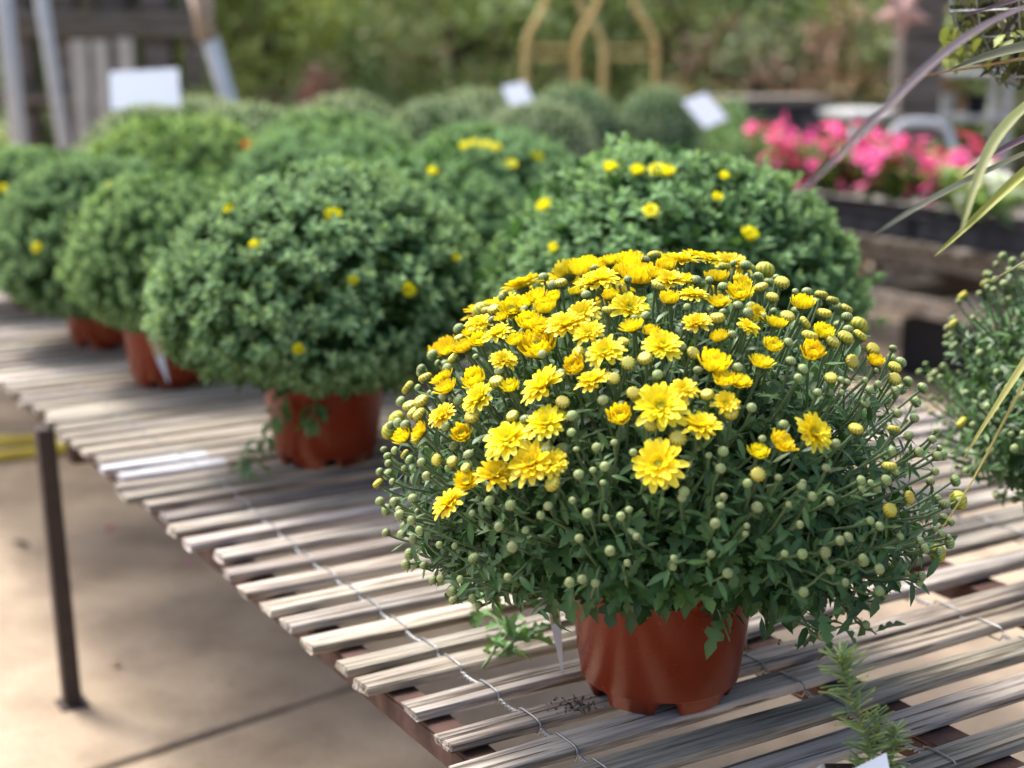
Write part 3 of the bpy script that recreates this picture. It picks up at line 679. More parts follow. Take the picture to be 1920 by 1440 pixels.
def label_stake(name, label, top, bot, w, mat_top, mat_low, side, group=None, th=.0012):
    t = thing(name, label, "plant label", bot, 0, group); top = np.array(top)-np.array(bot); d = unit(top); sd = unit(np.array(side)-d*(np.array(side) @ d)); nn = np.cross(d, sd)
    def strip(a, b, wa, wb):
        V = []
        for (q, ww) in ((a, wa), (b, wb)):
            for (x, y) in ((-1, -1), (1, -1), (1, 1), (-1, 1)): V.append(top*q + sd*x*ww/2 + nn*y*th/2)
        return V, [(0, 1, 2, 3), (7, 6, 5, 4), (0, 4, 5, 1), (1, 5, 6, 2), (2, 6, 7, 3), (3, 7, 4, 0)]
    MB().add(*strip(0, .52, w*.12, w*.8)).build("pointed_end", mat_low, t, smooth=False)
    MB().add(*strip(.523, 1, w*.8, w)).build("label_blade", mat_top, t, smooth=False)
    return t
label_stake("plant_label", "narrow plastic plant label pointing down beside the flowering plant's pot", at(1030, 1080, 1.605), on(1055, 1262, TZ+.001), .015, M_tagtan, M_white, (1, .15, 0))
label_stake("plant_label", "thin tan plastic strip along the right rim of the flowering plant's pot", at(1403, 1070, 1.66), on(1398, 1228, TZ+.001), .010, M_tagtan, M_tagtan, (.4, 1, 0))

# ------------------------------------------------------------------ the budded chrysanthemum at the right edge
PR = W(1.72, 1.22)
bud_pl = thing("potted_chrysanthemum", "chrysanthemum full of small pale green buds cut by the right edge", "potted plant", PR, 0, "potted chrysanthemums on the benches")
hp = obj("pot", POTM, bud_pl, rot=(0, 0, 1)); obj("soil", SOILM, hp)
rr_ = np.random.default_rng(33); leafs = []; n = 0; got = []
toc2 = unit(np.array([-.75, -.55, .2]))
while n < 300:
    d = unit(rr_.normal(0, 1, 3))
    if d[2] < -.6 or (n < 230 and d @ toc2 < .1): continue
    p = d*dome_r(d, .305, .265, .15, .24)*rr_.uniform(.93, 1.03)+np.array([0, 0, .24])
    if got and min(np.linalg.norm(p-g) for g in got) < .016: continue
    got.append(p); n += 1; ty = 'y' if rr_.random() < .06 else 'g'
    bs, md, en = head_part(bud_pl, p, .0115 if ty == 'g' else .014, ty, rr_)
    leafs += leaves_on(bs, md, en, 13, rr_, .34, .98, .8)
n = 0
while n < 420:                                                      # leafy shoots packed between the buds
    d = unit(rr_.normal(0, 1, 3))
    if d[2] < -.75 or (n < 330 and d @ toc2 < .0): continue
    p = d*dome_r(d, .30, .26, .15, .24)*rr_.uniform(.75, .97)+np.array([0, 0, .24]); bs, md, en = stalk(p, rr_); n += 1
    leafs += leaves_on(bs, md, en, 9, rr_, .45, 1.0, 1.05)
leafs = [q for q in leafs if not (q[3][2] < .165 and math.hypot(q[3][0], q[3][1]) < .106)]
tag(obj("foliage", scatter("foliage", TPL, [(q[0], q[1], q[2], q[3], GREENS[int(rr_.integers(5))]*rr_.uniform(.8, 1.2)) for q in leafs], M_leaf), bud_pl), kind="stuff")

# ------------------------------------------------------------------ the leafy chrysanthemums behind
SM = [leaf_tpl(SMALL, f, c, s) for (f, c, s) in ((.3, .25, 0), (.5, .45, .05), (.2, .1, -.05), (.4, -.1, .04))]
def mound(seed, a, cu, cl, zc, shoots, pale, size=1.0):
    r = np.random.default_rng(seed); it = []
    lump = [(unit(r.normal(0, 1, 3)), r.uniform(-.13, .08), r.uniform(3, 9)) for _ in range(16)]
    n = 0
    while n < shoots:
        d = unit(r.normal(0, 1, 3))
        if d[2] < -.8: continue
        f = 1 + sum(h*math.exp(k*(d @ q - 1)*2) for q, h, k in lump)
        f *= 1 - abs(r.normal(0, .045)) if r.random() > .03 else 1.05
        p = d*dome_r(d, a, cu, cl, zc)*f + np.array([0, 0, zc])
        if p[2] < .175 and math.hypot(p[0], p[1]) < .165: continue
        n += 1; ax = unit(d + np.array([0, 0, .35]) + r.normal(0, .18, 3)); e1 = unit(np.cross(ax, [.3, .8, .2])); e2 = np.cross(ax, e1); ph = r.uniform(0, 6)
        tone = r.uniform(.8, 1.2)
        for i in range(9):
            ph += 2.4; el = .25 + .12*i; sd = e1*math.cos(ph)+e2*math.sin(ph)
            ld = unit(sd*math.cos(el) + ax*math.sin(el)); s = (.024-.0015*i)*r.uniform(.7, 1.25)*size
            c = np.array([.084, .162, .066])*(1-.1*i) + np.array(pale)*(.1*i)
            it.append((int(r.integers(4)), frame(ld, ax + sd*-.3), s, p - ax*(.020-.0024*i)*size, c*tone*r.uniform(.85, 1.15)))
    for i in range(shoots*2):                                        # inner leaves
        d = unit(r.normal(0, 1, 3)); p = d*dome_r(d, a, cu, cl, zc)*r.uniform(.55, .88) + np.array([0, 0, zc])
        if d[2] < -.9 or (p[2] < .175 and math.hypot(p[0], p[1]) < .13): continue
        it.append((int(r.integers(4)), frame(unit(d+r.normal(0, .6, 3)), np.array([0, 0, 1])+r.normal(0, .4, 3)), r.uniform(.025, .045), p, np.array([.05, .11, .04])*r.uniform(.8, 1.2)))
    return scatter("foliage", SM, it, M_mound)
PALE = (.32, .47, .25)
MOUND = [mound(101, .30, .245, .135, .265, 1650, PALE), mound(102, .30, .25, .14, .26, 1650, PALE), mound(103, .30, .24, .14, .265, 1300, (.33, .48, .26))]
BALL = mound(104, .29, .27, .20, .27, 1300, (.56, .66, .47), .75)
def dome_at(px, py, base, a, cu, zc):
    """where the sight line through a pixel meets the mound standing at base, in the plant's own coordinates"""
    o = np.array([0, 0, CAM_H]); d = unit(at(px, py, 1.0)-o); Sx = np.array([1/a, 1/a, 1/cu]); oo = (o-base-np.array([0, 0, zc]))*Sx; dd = d*Sx
    A, B, C = dd @ dd, oo @ dd, oo @ oo - 1; D = B*B-A*C
    if D < 0: q = oo - dd*B/A; q = q/np.linalg.norm(q)
    else: q = oo + dd*((-B-math.sqrt(D))/A)
    return q/Sx + np.array([0, 0, zc])
G = "potted chrysanthemums on the benches"
rb = np.random.default_rng(60)
def leafy(label, u, v, me, sxy, sz, tint, flowers=(), rot=0.0, fcol=(1, 1, 1), pot=True, z0=TZ, drop=0.0):
    base = W(u, v, z0)
    t = thing("potted_chrysanthemum", label, "potted plant", base, 0, G)
    if pot:
        p = obj("pot", POTM, t, rot=(0, 0, rot), scale=(1.12, 1.12, 1.06)); obj("soil", SOILM, p)
    o = tag(obj("foliage", me, t, loc=(0, 0, -drop), rot=(0, 0, rot), scale=(sxy, sxy, sz)), kind="stuff"); o.color = (*tint, 1)
    for (px, py, s) in flowers:
        s *= .85; p = dome_at(px, py, base, .305*sxy, .255*sz, .25*sz)
        f = obj("flower", (CUP if s < .03 else OPEN)[int(rb.integers(6))], t, mw=m44(rot_to(unit(p-np.array([0, 0, .15]))+np.array([0, -.3, .2]), rb.uniform(0, 6)), s, p)); f.color = (*fcol, 1)
        obj("flower_centre", DISC_C if s < .03 else DISC_O, f)
    return t
YEL = (1, 1.1, 1.4)
tB = leafy("leafy mum with six tiny yellow flowers, its brown pot directly left of the flowering plant", 1.035, 2.40, MOUND[0], 1.03, 1.03, (1, 1, 1), [(625, 405, .034), (478, 460, .022), (662, 527, .022), (765, 545, .03), (560, 655, .022), (430, 392, .024), (853, 483, .022)], .5, YEL)
shoot_part(tB, [(-.02, -.09, .17), (-.06, -.125, .13), (-.09, -.14, .07), (-.12, -.13, .008)], 22, rsx, 1.05, tint=1.35)
shoot_part(tB, [(.01, -.09, .17), (-.0, -.125, .13), (-.01, -.13, .085)], 9, rsx, 1.05, tint=1.35)
leafy("broad leafy mum directly behind the flowering plant, orange yellow blooms on its crown", 1.50, 2.02, MOUND[1], 1.15, 1.12, (.95, 1, .95), [(1220, 395, .036), (1405, 440, .03), (1020, 385, .028), (1038, 465, .022), (1345, 370, .02), (1145, 314, .03), (1195, 320, .028), (1232, 318, .04), (1250, 322, .03), (1358, 330, .022)], 2.1, YEL)
tE = leafy("mum with white label on its pot, mostly hidden behind the left leafy mum", 1.0, 3.15, MOUND[2], .74, .95, (1.15, 1.12, 1), [], 1.0)
leafy("leafy mum with four small yellow flowers left of the white pot label", 1.0, 3.66, MOUND[1], .93, 1.02, (1, 1, 1), [(205, 352, .03), (293, 355, .032), (70, 465, .03), (175, 508, .02), (400, 347, .024)], 4.0, YEL, drop=.05)
leafy("leafy mum cut by the left edge with one yellow flower on top", 1.0, 4.3, MOUND[0], 1.0, 1.0, (1.05, 1.05, 1), [(152, 315, .036), (8, 355, .03)], 2.9, YEL, drop=.06)
leafy("plain leafy mum filling the gap between the two large leafy mums", 1.45, 2.92, MOUND[2], 1.05, 1.03, (.95, 1, .95), [(810, 322, .028)], 5.1, YEL)
leafy("leafy mum with a cluster of yellow blooms on its crown near the centre", 1.92, 3.36, MOUND[0], 1.0, 1.03, (.95, 1, 1), [(888, 268, .036), (910, 272, .04), (928, 276, .046), (958, 308, .044), (1003, 290, .036), (1012, 296, .03), (870, 274, .03)], 1.3, YEL)
leafy("plain leafy mum behind the left leafy mum, under the far grey mounds", 1.66, 3.85, MOUND[1], .98, 1.02, (1.05, 1.08, 1.05), [], .2)
leafy("bright green mum with a few orange red flowers on its right side", 1.46, 4.45, MOUND[2], 1.05, 1.08, (1.35, 1.25, .95), [(462, 274, .034), (488, 284, .03), (500, 268, .026)], 3.3, (1, .35, .6))
leafy("pale mound just below the white sign on the left", 1.72, 5.6, BALL, .98, .98, (1.15, 1.05, 1.1), [], 1.2)
leafy("pale low mound at the far left edge beyond the benches", .98, 5.6, BALL, .95, .92, (1.5, 1.35, 1.0), [], 2.2)
leafy("pale grey green mound at the foot of the leaning pale post", 2.1, 6.1, BALL, 1.0, 1.0, (1.2, 1.1, 1.15), [], .2)
leafy("wide grey green mound left of centre in the far row", 2.78, 6.1, BALL, 1.08, 1.0, (1.2, 1.1, 1.15), [], 3.2)
leafy("grey green mound in the middle of the far row, dark on its lower side", 3.0, 5.62, BALL, .9, .98, (1.05, 1, 1.05), [], 5.2)
leafy("grey green mound touching the small square white card", 3.62, 6.4, BALL, 1.0, 1.0, (1.15, 1.05, 1.1), [], 4.2)
leafy("plain leafy mum between the bright green one and the yellow crowned one", 2.0, 4.5, MOUND[0], 1.0, 1.03, (1.08, 1.06, 1.05), [], 2.2)
leafy("sage green mound between the bright green mum and far row", 2.02, 5.25, BALL, 1.02, 1.0, (1.12, 1.05, 1.05), [], 4.4)
leafy("grey green mound half hidden left of the red potted ball mum", 3.36, 5.45, BALL, .92, .95, (1.1, 1.02, 1.1), [], 1.7)
leafy("round grey green ball mum in a red pot below the golden frame", 4.36, 6.72, BALL, .96, 1.02, (1, 1, 1.05), [], 2.6)
leafy("round grey green ball mum at the right end of the far row", 4.75, 6.5, BALL, .84, 1.0, (1, 1, 1.05), [], .9)
label_stake("plant_label", "white pointed plant label leaning on the half hidden brown pot at left", at(283, 622, 3.08), at(316, 718, 3.07), .022, M_tagtan, M_white, (1, .1, 0))
# a torn sprig lying on the slats
spr = thing("chrysanthemum_sprig", "wilted green sprig lying on the slats left of the flowering pot", "sprig", on(905, 1255, TZ), 0)
o0 = np.array(spr.location)
rp = np.random.default_rng(12)
for k, L in enumerate(([(905, 1252, .004), (925, 1225, .010), (945, 1180, .022), (925, 1150, .012), (885, 1140, .006)], [(935, 1230, .01), (965, 1200, .022), (1005, 1195, .012)], [(930, 1215, .01), (960, 1180, .03), (985, 1165, .02)])):
    shoot_part(spr, [on(q[0], q[1], TZ+q[2]) - o0 for q in L], 13 if k == 0 else 9, rp, .9, "shoot", 1.5)

it = []
for k in range(90):
    q = on(rp.normal(1085, 26), rp.normal(1322, 7), TZ+.0012); it.append((k % 2, frame(unit(rp.normal(0, 1, 3)), unit(rp.normal(0, 1, 3))), rp.uniform(.002, .006), q, np.array([.05, .035, .022])*rp.uniform(.5, 2.2)))
tag(obj("spilt_soil", scatter("spilt_soil", [leaf_tpl(ROUND, .6, .5), leaf_tpl(ROUND, -.6, .9)], it, M_stem)), "dark crumbs of spilt potting soil on the slats left of the flowering pot", "soil", kind="stuff")

# ------------------------------------------------------------------ flower trays on the timber bench
RT = [leaf_tpl(ROUND, f, c) for (f, c) in ((.2, .2), (.35, .4), (.1, -.1))]
def petunia_flower(seed):
    r = np.random.default_rng(seed); m = MB(); n = 25; V = []; C = []
    for k, (rad, z, c) in enumerate(((.03, -.35, (.5, .35, .3)), (.10, -.08, (.40, .04, .14)), (.30, .02, (.80, .05, .28)), (.5, .0, (.88, .11, .38)))):
        for j in range(n):
            a = 2*PI*j/n; w = 1+.13*math.cos(5*a)*(k/3) + r.normal(0, .02)*(k == 3); V.append((rad*w*math.cos(a), rad*w*math.sin(a), z + .05*math.cos(5*a+1)*(k == 3) + r.normal(0, .015)*(k == 3))); C.append(c)
    F = [(i*n+j, i*n+(j+1) % n, (i+1)*n+(j+1) % n, (i+1)*n+j) for i in range(3) for j in range(n)]
    m.add(V, F, np.array(C)); return m.m("flower", M_petal)
PET = [petunia_flower(i) for i in range(3)]
def petunia_foliage(seed, hgt, rad):
    r = np.random.default_rng(seed); it = []; m = MB()
    for s in range(26):
        a = r.uniform(0, 6.28); q = rad*math.sqrt(r.random()); tip = np.array([q*math.cos(a)*1.15, q*math.sin(a)*1.15, hgt*r.uniform(.55, 1.0)]); b = np.array([q*.3*math.cos(a), q*.3*math.sin(a), .05])
        for i in range(11):
            t = (i+r.random())/11; p = b+(tip-b)*t; an = i*2.4+a; sd = np.array([math.cos(an), math.sin(an), r.uniform(-.1, .5)])
            c = np.array([.10, .19, .035]) if r.random() < .6 else np.array([.20, .29, .05])
            it.append((int(r.integers(3)), frame(sd, np.array([0, 0, 1])+r.normal(0, .3, 3)), r.uniform(.03, .055), p, c*r.uniform(.7, 1.2)))
    return scatter("foliage", RT, it, M_bgleaf)
PF = [petunia_foliage(i, .29, .12) for i in range(3)]
rt = np.random.default_rng(77)
def tray(label, u, v0, v1, w=.28):
    t = thing("seedling_tray", label, "plant tray", W(u, (v0+v1)/2, TZ+.001), ANG, "black plant trays on the timber bench"); L = (v1-v0)/2; h = .09
    m = MB()
    m.box((-w/2, -L, 0), (w/2, L, .006)); 
    for (a, b) in (((-w/2, -L, .0061), (-w/2+.008, L, h)), ((w/2-.008, -L, .0061), (w/2, L, h)), ((-w/2+.0081, -L, .0061), (w/2-.0081, -L+.008, h)), ((-w/2+.0081, L-.008, .0061), (w/2-.0081, L, h))): m.box(a, b, .002)
    m.build("tray_body", M_black, t, smooth=False)
    rim = MB()
    for (a, b) in (((-w/2-.012, -L-.012, h+.0005), (-w/2+.006, L+.012, h+.006)), ((w/2-.006, -L-.012, h+.0005), (w/2+.012, L+.012, h+.006)), ((-w/2+.0061, -L-.012, h+.0005), (w/2-.0061, -L+.006, h+.006)), ((-w/2+.0061, L-.006, h+.0005), (w/2-.0061, L+.012, h+.006))): rim.box(a, b)
    rim.build("rim", M_black, t, smooth=False)
    MB().box((-w/2+.009, -L+.009, .0065), (w/2-.009, L-.009, h-.012)).build("soil", M_soil, t, smooth=False)
    nr = max(2, int((v1-v0)/.115))
    for k in range(nr):
        MB().box((-w/2-.0045, -L+(k+.18)*2*L/nr, .015), (-w/2-.0005, -L+(k+.82)*2*L/nr, h-.012), .002).build("side_rib", M_black, t, smooth=False)
    return t
tray("black plastic tray under the pink flowers, left half", 4.36, 4.12, 5.15)
tray("black plastic tray under the pink flowers, right half", 4.36, 3.05, 4.09)
NAMES = ["leftmost", "second from left", "third from left", "fourth from left", "fifth from left", "sixth from left", "seventh from left", "eighth from left"]
vs = np.linspace(5.06, 4.0, 8)
for k, v in enumerate(vs):
    p = thing("petunia", f"pink flowering petunia in the tray, {NAMES[k]} of the row", "flower", W(4.36+rt.normal(0, .02), v, TZ+.079), rt.uniform(0, 6), "pink petunias in the trays")
    o = tag(obj("foliage", PF[k % 3], p), kind="stuff"); o.color = (1, 1, 1, 1)
    for i in range(28):
        a = rt.uniform(0, 6.28); q = .15*math.sqrt(rt.random()); z = rt.uniform(.19, .37)-q*rt.uniform(.2, 1.2)
        d = unit([math.cos(a)*.5, math.sin(a)*.5, .7]); f = obj("flower", PET[i % 3], p, mw=m44(rot_to(d+rt.normal(0, .35, 3), rt.uniform(0, 6)), rt.uniform(.048, .068), (q*math.cos(a), q*math.sin(a), z)))
        g = rt.uniform(.85, 1.1); f.color = (g, g*rt.uniform(.8, 1.6), g*rt.uniform(.8, 1.15), 1)
p = thing("petunia", "white flowered petunia at the right edge beside the pink ones", "flower", W(4.27, 3.80, TZ+.079), 1.0, "petunias in the trays")
o = tag(obj("foliage", PF[1], p, scale=(1.35, 1.35, .8)), kind="stuff"); o.color = (2.0, 1.9, 2.2, 1)
WP = MB(); 
for q in PET[:1]: wm = q.copy(); wm.name = "flower"
ca = wm.color_attributes["Col"]; buf = np.tile(np.array([.78, .80, .76, 1], np.float32), len(wm.vertices)); ca.data.foreach_set("color", buf)
for i in range(20):
    a = rt.uniform(0, 6.28); q = .13*math.sqrt(rt.random()); d = unit([math.cos(a)*.5, math.sin(a)*.5, .7])
    obj("flower", wm, p, mw=m44(rot_to(d+rt.normal(0, .3, 3)), rt.uniform(.045, .06), (q*math.cos(a), q*math.sin(a), rt.uniform(.15, .25)-q*.3)))

for k, (v, lb) in enumerate(((3.35, "black crate on the ground under the timber bench, nearer one"), (4.15, "black crate on the ground under the timber bench, farther one"))):
    c = thing("plastic_crate", lb, "crate", W(4.72, v, .001), ANG, "crates under the timber bench")
    for i, (a, b) in enumerate((((-.2, -.28, 0), (.2, .28, .02)), ((-.2, -.28, .0205), (-.185, .28, .24)), ((.185, -.28, .0205), (.2, .28, .24)), ((-.1845, -.28, .0205), (.1845, -.265, .24)), ((-.1845, .265, .0205), (.1845, .28, .24)))): MB().box(a, b, .003).build("bottom" if i == 0 else "side_panel", M_black, c, smooth=False)

# ------------------------------------------------------------------ strap leaved plant reaching in from the right
SP = W(1.60, .72)
strap = thing("strap_leaf_plant", "purple green strap leaves arching in from the right edge", "plant", SP, 0)
MB().lathe([(.07, .0), (.075, .003), (.10, .15), (.104, .152), (.104, .162), (.097, .162), (.095, .13), (.001, .13)], 40).build("pot", M_pot, strap)
crown = np.array([0, 0, .55])
MB().tube([(0, 0, .12), (.004, 0, .3), (-.004, .003, .52)], [.012, .011, .009], 8, (.12, .09, .06)).build("cane", M_stem, strap)
PUR, GRN, YLW, DKG = (.10, .062, .078), (.10, .14, .055), (.30, .32, .05), (.07, .085, .045)
def strap_leaf(pts, w, c0, c1, twist=0.0, fold=.35, start=True, k=28):
    pts = [np.array(q)-SP for q in pts]
    if start: pts = [crown + unit(pts[0]-crown)*.01] + pts
    pts = np.array(pts); L = np.concatenate([[0], np.cumsum(np.linalg.norm(np.diff(pts, axis=0), axis=1))]); t = np.linspace(0, L[-1], k)
    P = np.stack([np.interp(t, L, pts[:, i]) for i in range(3)], 1)
    for _ in range(5): P[1:-1] = (P[:-2]+2*P[1:-1]+P[2:])/4
    T = np.gradient(P, axis=0); V = []; C = []
    for i in range(k):
        s = i/(k-1); d = unit(T[i]); sd = unit(np.cross(d, [0, .25, 1])); up = np.cross(sd, d); a = twist*s; sd2 = sd*math.cos(a)+up*math.sin(a); up2 = np.cross(sd2, d)
        ww = w/2*(min(1, .45+s*3))*(1-s**3)**.8+.0004
        c = np.array(c0)*(1-s)+np.array(c1)*s
        V += [P[i]+sd2*ww+up2*fold*ww, P[i]+sd2*ww*.5+up2*fold*.3*ww, P[i]-up2*.0008, P[i]-sd2*ww*.5+up2*fold*.3*ww, P[i]-sd2*ww+up2*fold*ww]; C += [c*1.15, c, c*.8, c, c*1.15]
    F = [(i*5+j, i*5+j+1, i*5+j+6, i*5+j+5) for i in range(k-1) for j in range(4)]
    o = MB().add(V, F, np.array(C)).build("strap_leaf", M_strap, strap); return o
strap_leaf([at(2080, -40, 1.36), at(1920, 5, 1.33), at(1800, 70, 1.26), at(1700, 160, 1.17), at(1590, 280, 1.06), at(1480, 380, .97)], .0115, (.105, .068, .085), (.13, .10, .10), .5)
strap_leaf([at(2080, -60, 1.48), at(1920, -2, 1.45), at(1800, 32, 1.42)], .017, (.09, .06, .07), PUR, .8)
strap_leaf([at(2100, 60, 1.5), at(1920, 88, 1.5), at(1850, 100, 1.5), at(1775, 134, 1.48)], .034, DKG, (.11, .12, .07), 1.0, .3)
strap_leaf([at(2100, 50, 1.44), at(1920, 116, 1.40), at(1800, 128, 1.34), at(1690, 150, 1.26)], .009, (.14, .10, .07), (.20, .13, .07))
strap_leaf([at(2060, 110, 1.44), at(1920, 195, 1.40), at(1868, 245, 1.36), at(1835, 320, 1.28), at(1800, 440, 1.16)], .016, (.17, .23, .10), (.22, .23, .07), .4)
strap_leaf([at(2080, 190, 1.5), at(1920, 262, 1.48), at(1870, 280, 1.46), at(1805, 330, 1.40)], .016, (.09, .06, .07), PUR, .8)
strap_leaf([at(2080, 215, 1.48), at(1920, 290, 1.46), at(1865, 318, 1.44), at(1800, 345, 1.40), at(1700, 400, 1.28), at(1640, 440, 1.20)], .013, (.07, .085, .04), (.10, .10, .05), .4)
strap_leaf([at(2080, 220, 1.46), at(1920, 318, 1.42), at(1865, 375, 1.39), at(1800, 440, 1.36), at(1752, 480, 1.34)], .018, (.12, .12, .05), YLW, .9)
strap_leaf([at(2080, 380, 1.46), at(1960, 470, 1.44), at(1915, 498, 1.42), at(1860, 525, 1.40)], .014, (.15, .17, .08), (.22, .22, .1))
strap_leaf([at(2120, 420, 1.42), at(1985, 590, 1.40), at(1920, 682, 1.38), at(1870, 760, 1.37), at(1805, 862, 1.36)], .018, (.24, .24, .06), (.30, .30, .08), .6)
strap_leaf([at(2130, 440, 1.40), at(1985, 620, 1.38), at(1915, 720, 1.37), at(1868, 815, 1.36), at(1835, 900, 1.355), at(1765, 992, 1.35)], .009, (.26, .27, .08), (.32, .27, .08), .3)

# ------------------------------------------------------------------ wire basket hanging at the upper right corner
HB = at(1985, -30, 1.95)
hb = thing("hanging_basket", "dark wire hanging basket with dry twigs at the upper right corner", "basket", HB)
br = .135
for k in range(6):
    el = -PI/2*k/6.2; q = br*math.cos(el); P = [(q*math.cos(a), q*math.sin(a), br*math.sin(el)) for a in np.linspace(0, 2*PI, 33)]
    MB().tube(P, .0016 if k else .0026, 5).build("wire_ring", M_wire, hb)
for k in range(14):
    a = 2*PI*k/14; MB().tube([(br*math.cos(e)*math.cos(a), br*math.cos(e)*math.sin(a), br*math.sin(e)) for e in np.linspace(0, -PI/2+.05, 9)], .0013, 4).build("wire_rib", M_wire, hb)
for k in range(3):
    a = 2*PI*k/3; MB().tube([(br*math.cos(a), br*math.sin(a), 0), (0, 0, .5)], .0016, 4).build("hanger_wire", M_wire, hb)
MB().tube([(0, 0, .5), (0, 0, 1.0)], .002, 5).build("hanger_wire", M_wire, hb)
rq = np.random.default_rng(5); it = []
for k in range(1500):
    d = unit(rq.normal(0, 1, 3)); d[2] = -abs(d[2])*1.0; p = d*br*rq.uniform(.7, .97)
    c = np.array([(.035, .03, .022), (.06, .05, .035), (.10, .085, .06), (.09, .11, .03)][int(rq.integers(4))])
    it.append((k % 2, frame(unit(rq.normal(0, 1, 3)), d), rq.uniform(.015, .045), p, c*rq.uniform(.6, 1.4)))
NLF = [leaf_tpl(NARROW, .1, .2, 0, .5), leaf_tpl(NARROW, .2, .4, .1, .8)]
tag(obj("dry_twigs", scatter("dry_twigs", NLF, it, M_bgleaf), hb), kind="stuff")
it = []
for k in range(90):
    a = rq.uniform(2.4, 4.4); p = np.array([math.cos(a)*br*1.0, math.sin(a)*br*1.0, -br*rq.uniform(.35, .75)])*rq.uniform(.8, 1.05); it.append((k % 2, frame(unit(rq.normal(0, 1, 3)), [0, 0, 1]), rq.uniform(.012, .024), p, np.array([.20, .24, .06])*rq.uniform(.6, 1.3)))
tag(obj("trailing_leaves", scatter("trailing_leaves", [leaf_tpl(ROUND, .2, .2), leaf_tpl(ROUND, .2, .4)], it, M_bgleaf), hb), kind="stuff")

# ------------------------------------------------------------------ rosemary cutting in the near right corner
RP = np.array([.334, 1.27, TZ])
ros = thing("rosemary_plant", "young rosemary with needle leaves and white tag in the near right corner", "herb", RP, 0)
MB().box((-.043, -.043, 0), (.043, .043, .052), .004).build("pot", M_whitep, ros, smooth=False)
MB().box((-.036, -.036, .0522), (.036, .036, .055), .001).build("soil", M_soil, ros, smooth=False)
NE = MB(); V = []; 
for (t, w) in ((0, .05), (.3, .085), (.75, .075), (1, .02)): V += [(t, -w, .02-.10*t*t), (t, 0, .045-.10*t*t), (t, w, .02-.10*t*t), (t, 0, -.01-.10*t*t)]
F = [(i*4+j, i*4+(j+1) % 4, (i+1)*4+(j+1) % 4, (i+1)*4+j) for i in range(3) for j in range(4)]
NEM = [mesh("needle", V, F, M_leaf, np.tile(c, (16, 1))) for c in ((.32, .43, .14), (.44, .52, .20), (.22, .34, .11))]
rn = np.random.default_rng(9)
def sprig(pts, n, ln):
    P = np.array([np.array(q)-RP for q in pts]); t = np.linspace(0, 1, len(P)); tt = np.linspace(0, 1, 14); Q = np.stack([np.interp(tt, t, P[:, i]) for i in range(3)], 1)
    for _ in range(2): Q[1:-1] = (Q[:-2]+2*Q[1:-1]+Q[2:])/4
    s = MB().tube(Q, np.linspace(.0021, .0008, 14), 6, (.20, .19, .09)).build("sprig", M_stem, ros)
    for i in range(n):
        k = (i+.5)/n; p = np.array([np.interp(k, tt, Q[:, j]) for j in range(3)]); d = unit(np.array([np.interp(min(1, k+.06), tt, Q[:, j])-np.interp(max(0, k-.06), tt, Q[:, j]) for j in range(3)]))
        a = i*2.2+rn.normal(0, .3); e1 = unit(np.cross(d, [.9, .1, .2])); e2 = np.cross(d, e1); sd = e1*math.cos(a)+e2*math.sin(a)
        up = .45 + 1.5*max(0, k-.72)
        obj("needle", NEM[int(rn.integers(3))], s, mw=m44(frame(sd+d*(up+rn.normal(0, .12)), d), ln*rn.uniform(.75, 1.15)*(1-.35*max(0, k-.8)/.2), p))
b0 = RP+np.array([0, 0, .055])
sprig([b0, at(1640, 1410, 1.27), at(1600, 1320, 1.275), at(1578, 1250, 1.28), at(1577, 1232, 1.28)], 125, .027)
sprig([b0+np.array([.012, .006, 0]), at(1672, 1405, 1.28), at(1678, 1365, 1.28)], 70, .02)
sprig([b0+np.array([-.006, .004, 0]), at(1640, 1400, 1.285), at(1650, 1345, 1.29)], 60, .021)
tg = MB(); q = [at(1585, 1450, 1.235), at(1662, 1412, 1.235), at(1680, 1500, 1.215), at(1600, 1530, 1.215)]
tg.add([p-RP for p in q]+[p-RP+np.array([0, .0008, 0]) for p in q], [(0, 3, 2, 1), (4, 5, 6, 7), (0, 1, 5, 4), (1, 2, 6, 5), (2, 3, 7, 6), (3, 0, 4, 7)]); tg.build("white_tag", M_white, ros, smooth=False)

# ------------------------------------------------------------------ on the floor
hs = thing("garden_hose", "yellow garden hose lying on the concrete behind the bench leg", "hose", (-1.6, 4.9, 0))
hz = [on(x, y, .017) - np.array([-1.6, 4.9, 0]) for (x, y) in ((-420, 835), (-200, 812), (-60, 822), (20, 828), (80, 822), (112, 827), (124, 836), (112, 845), (50, 849), (0, 856), (-80, 868), (-300, 880))]
hz = np.array(hz); tt = np.linspace(0, len(hz)-1, 90); hq = np.stack([np.interp(tt, np.arange(len(hz)), hz[:, i]) for i in range(3)], 1)
for _ in range(10): hq[1:-1] = (hq[:-2]+2*hq[1:-1]+hq[2:])/4
MB().tube(hq, .017, 10).build("hose_run", M_hose, hs)
MB().tube([hq[0]+(hq[0]-hq[1])*1.0, hq[0]+(hq[0]-hq[1])*.05], .022, 10).build("coupling", M_galv, hs)
rf = np.random.default_rng(15)
for k, (x, y, s, c, lb) in enumerate(((215, 985, .03, (.45, .08, .12), "single fallen crimson petal on the concrete, farther from the bench"), (352, 1048, .026, (.55, .2, .35), "pale pink fallen petal on the concrete close to the bench edge"), (220, 1245, .03, (.3, .16, .11), "curled brown dead leaf on the concrete near the bench leg"), (20, 1018, .06, (.12, .10, .07), "dark withered leaf scrap on the concrete at the left edge"))):
    V, F = RT[1]; o = obj("fallen_petal" if k < 2 else "dead_leaf", mesh("fallen_petal", V, F, M_petal, np.tile(c, (len(V), 1))), loc=on(x, y, .012), rot=(0, 0, rf.uniform(0, 6)), scale=s)
    tag(o, lb, "petal" if k < 2 else "leaf")

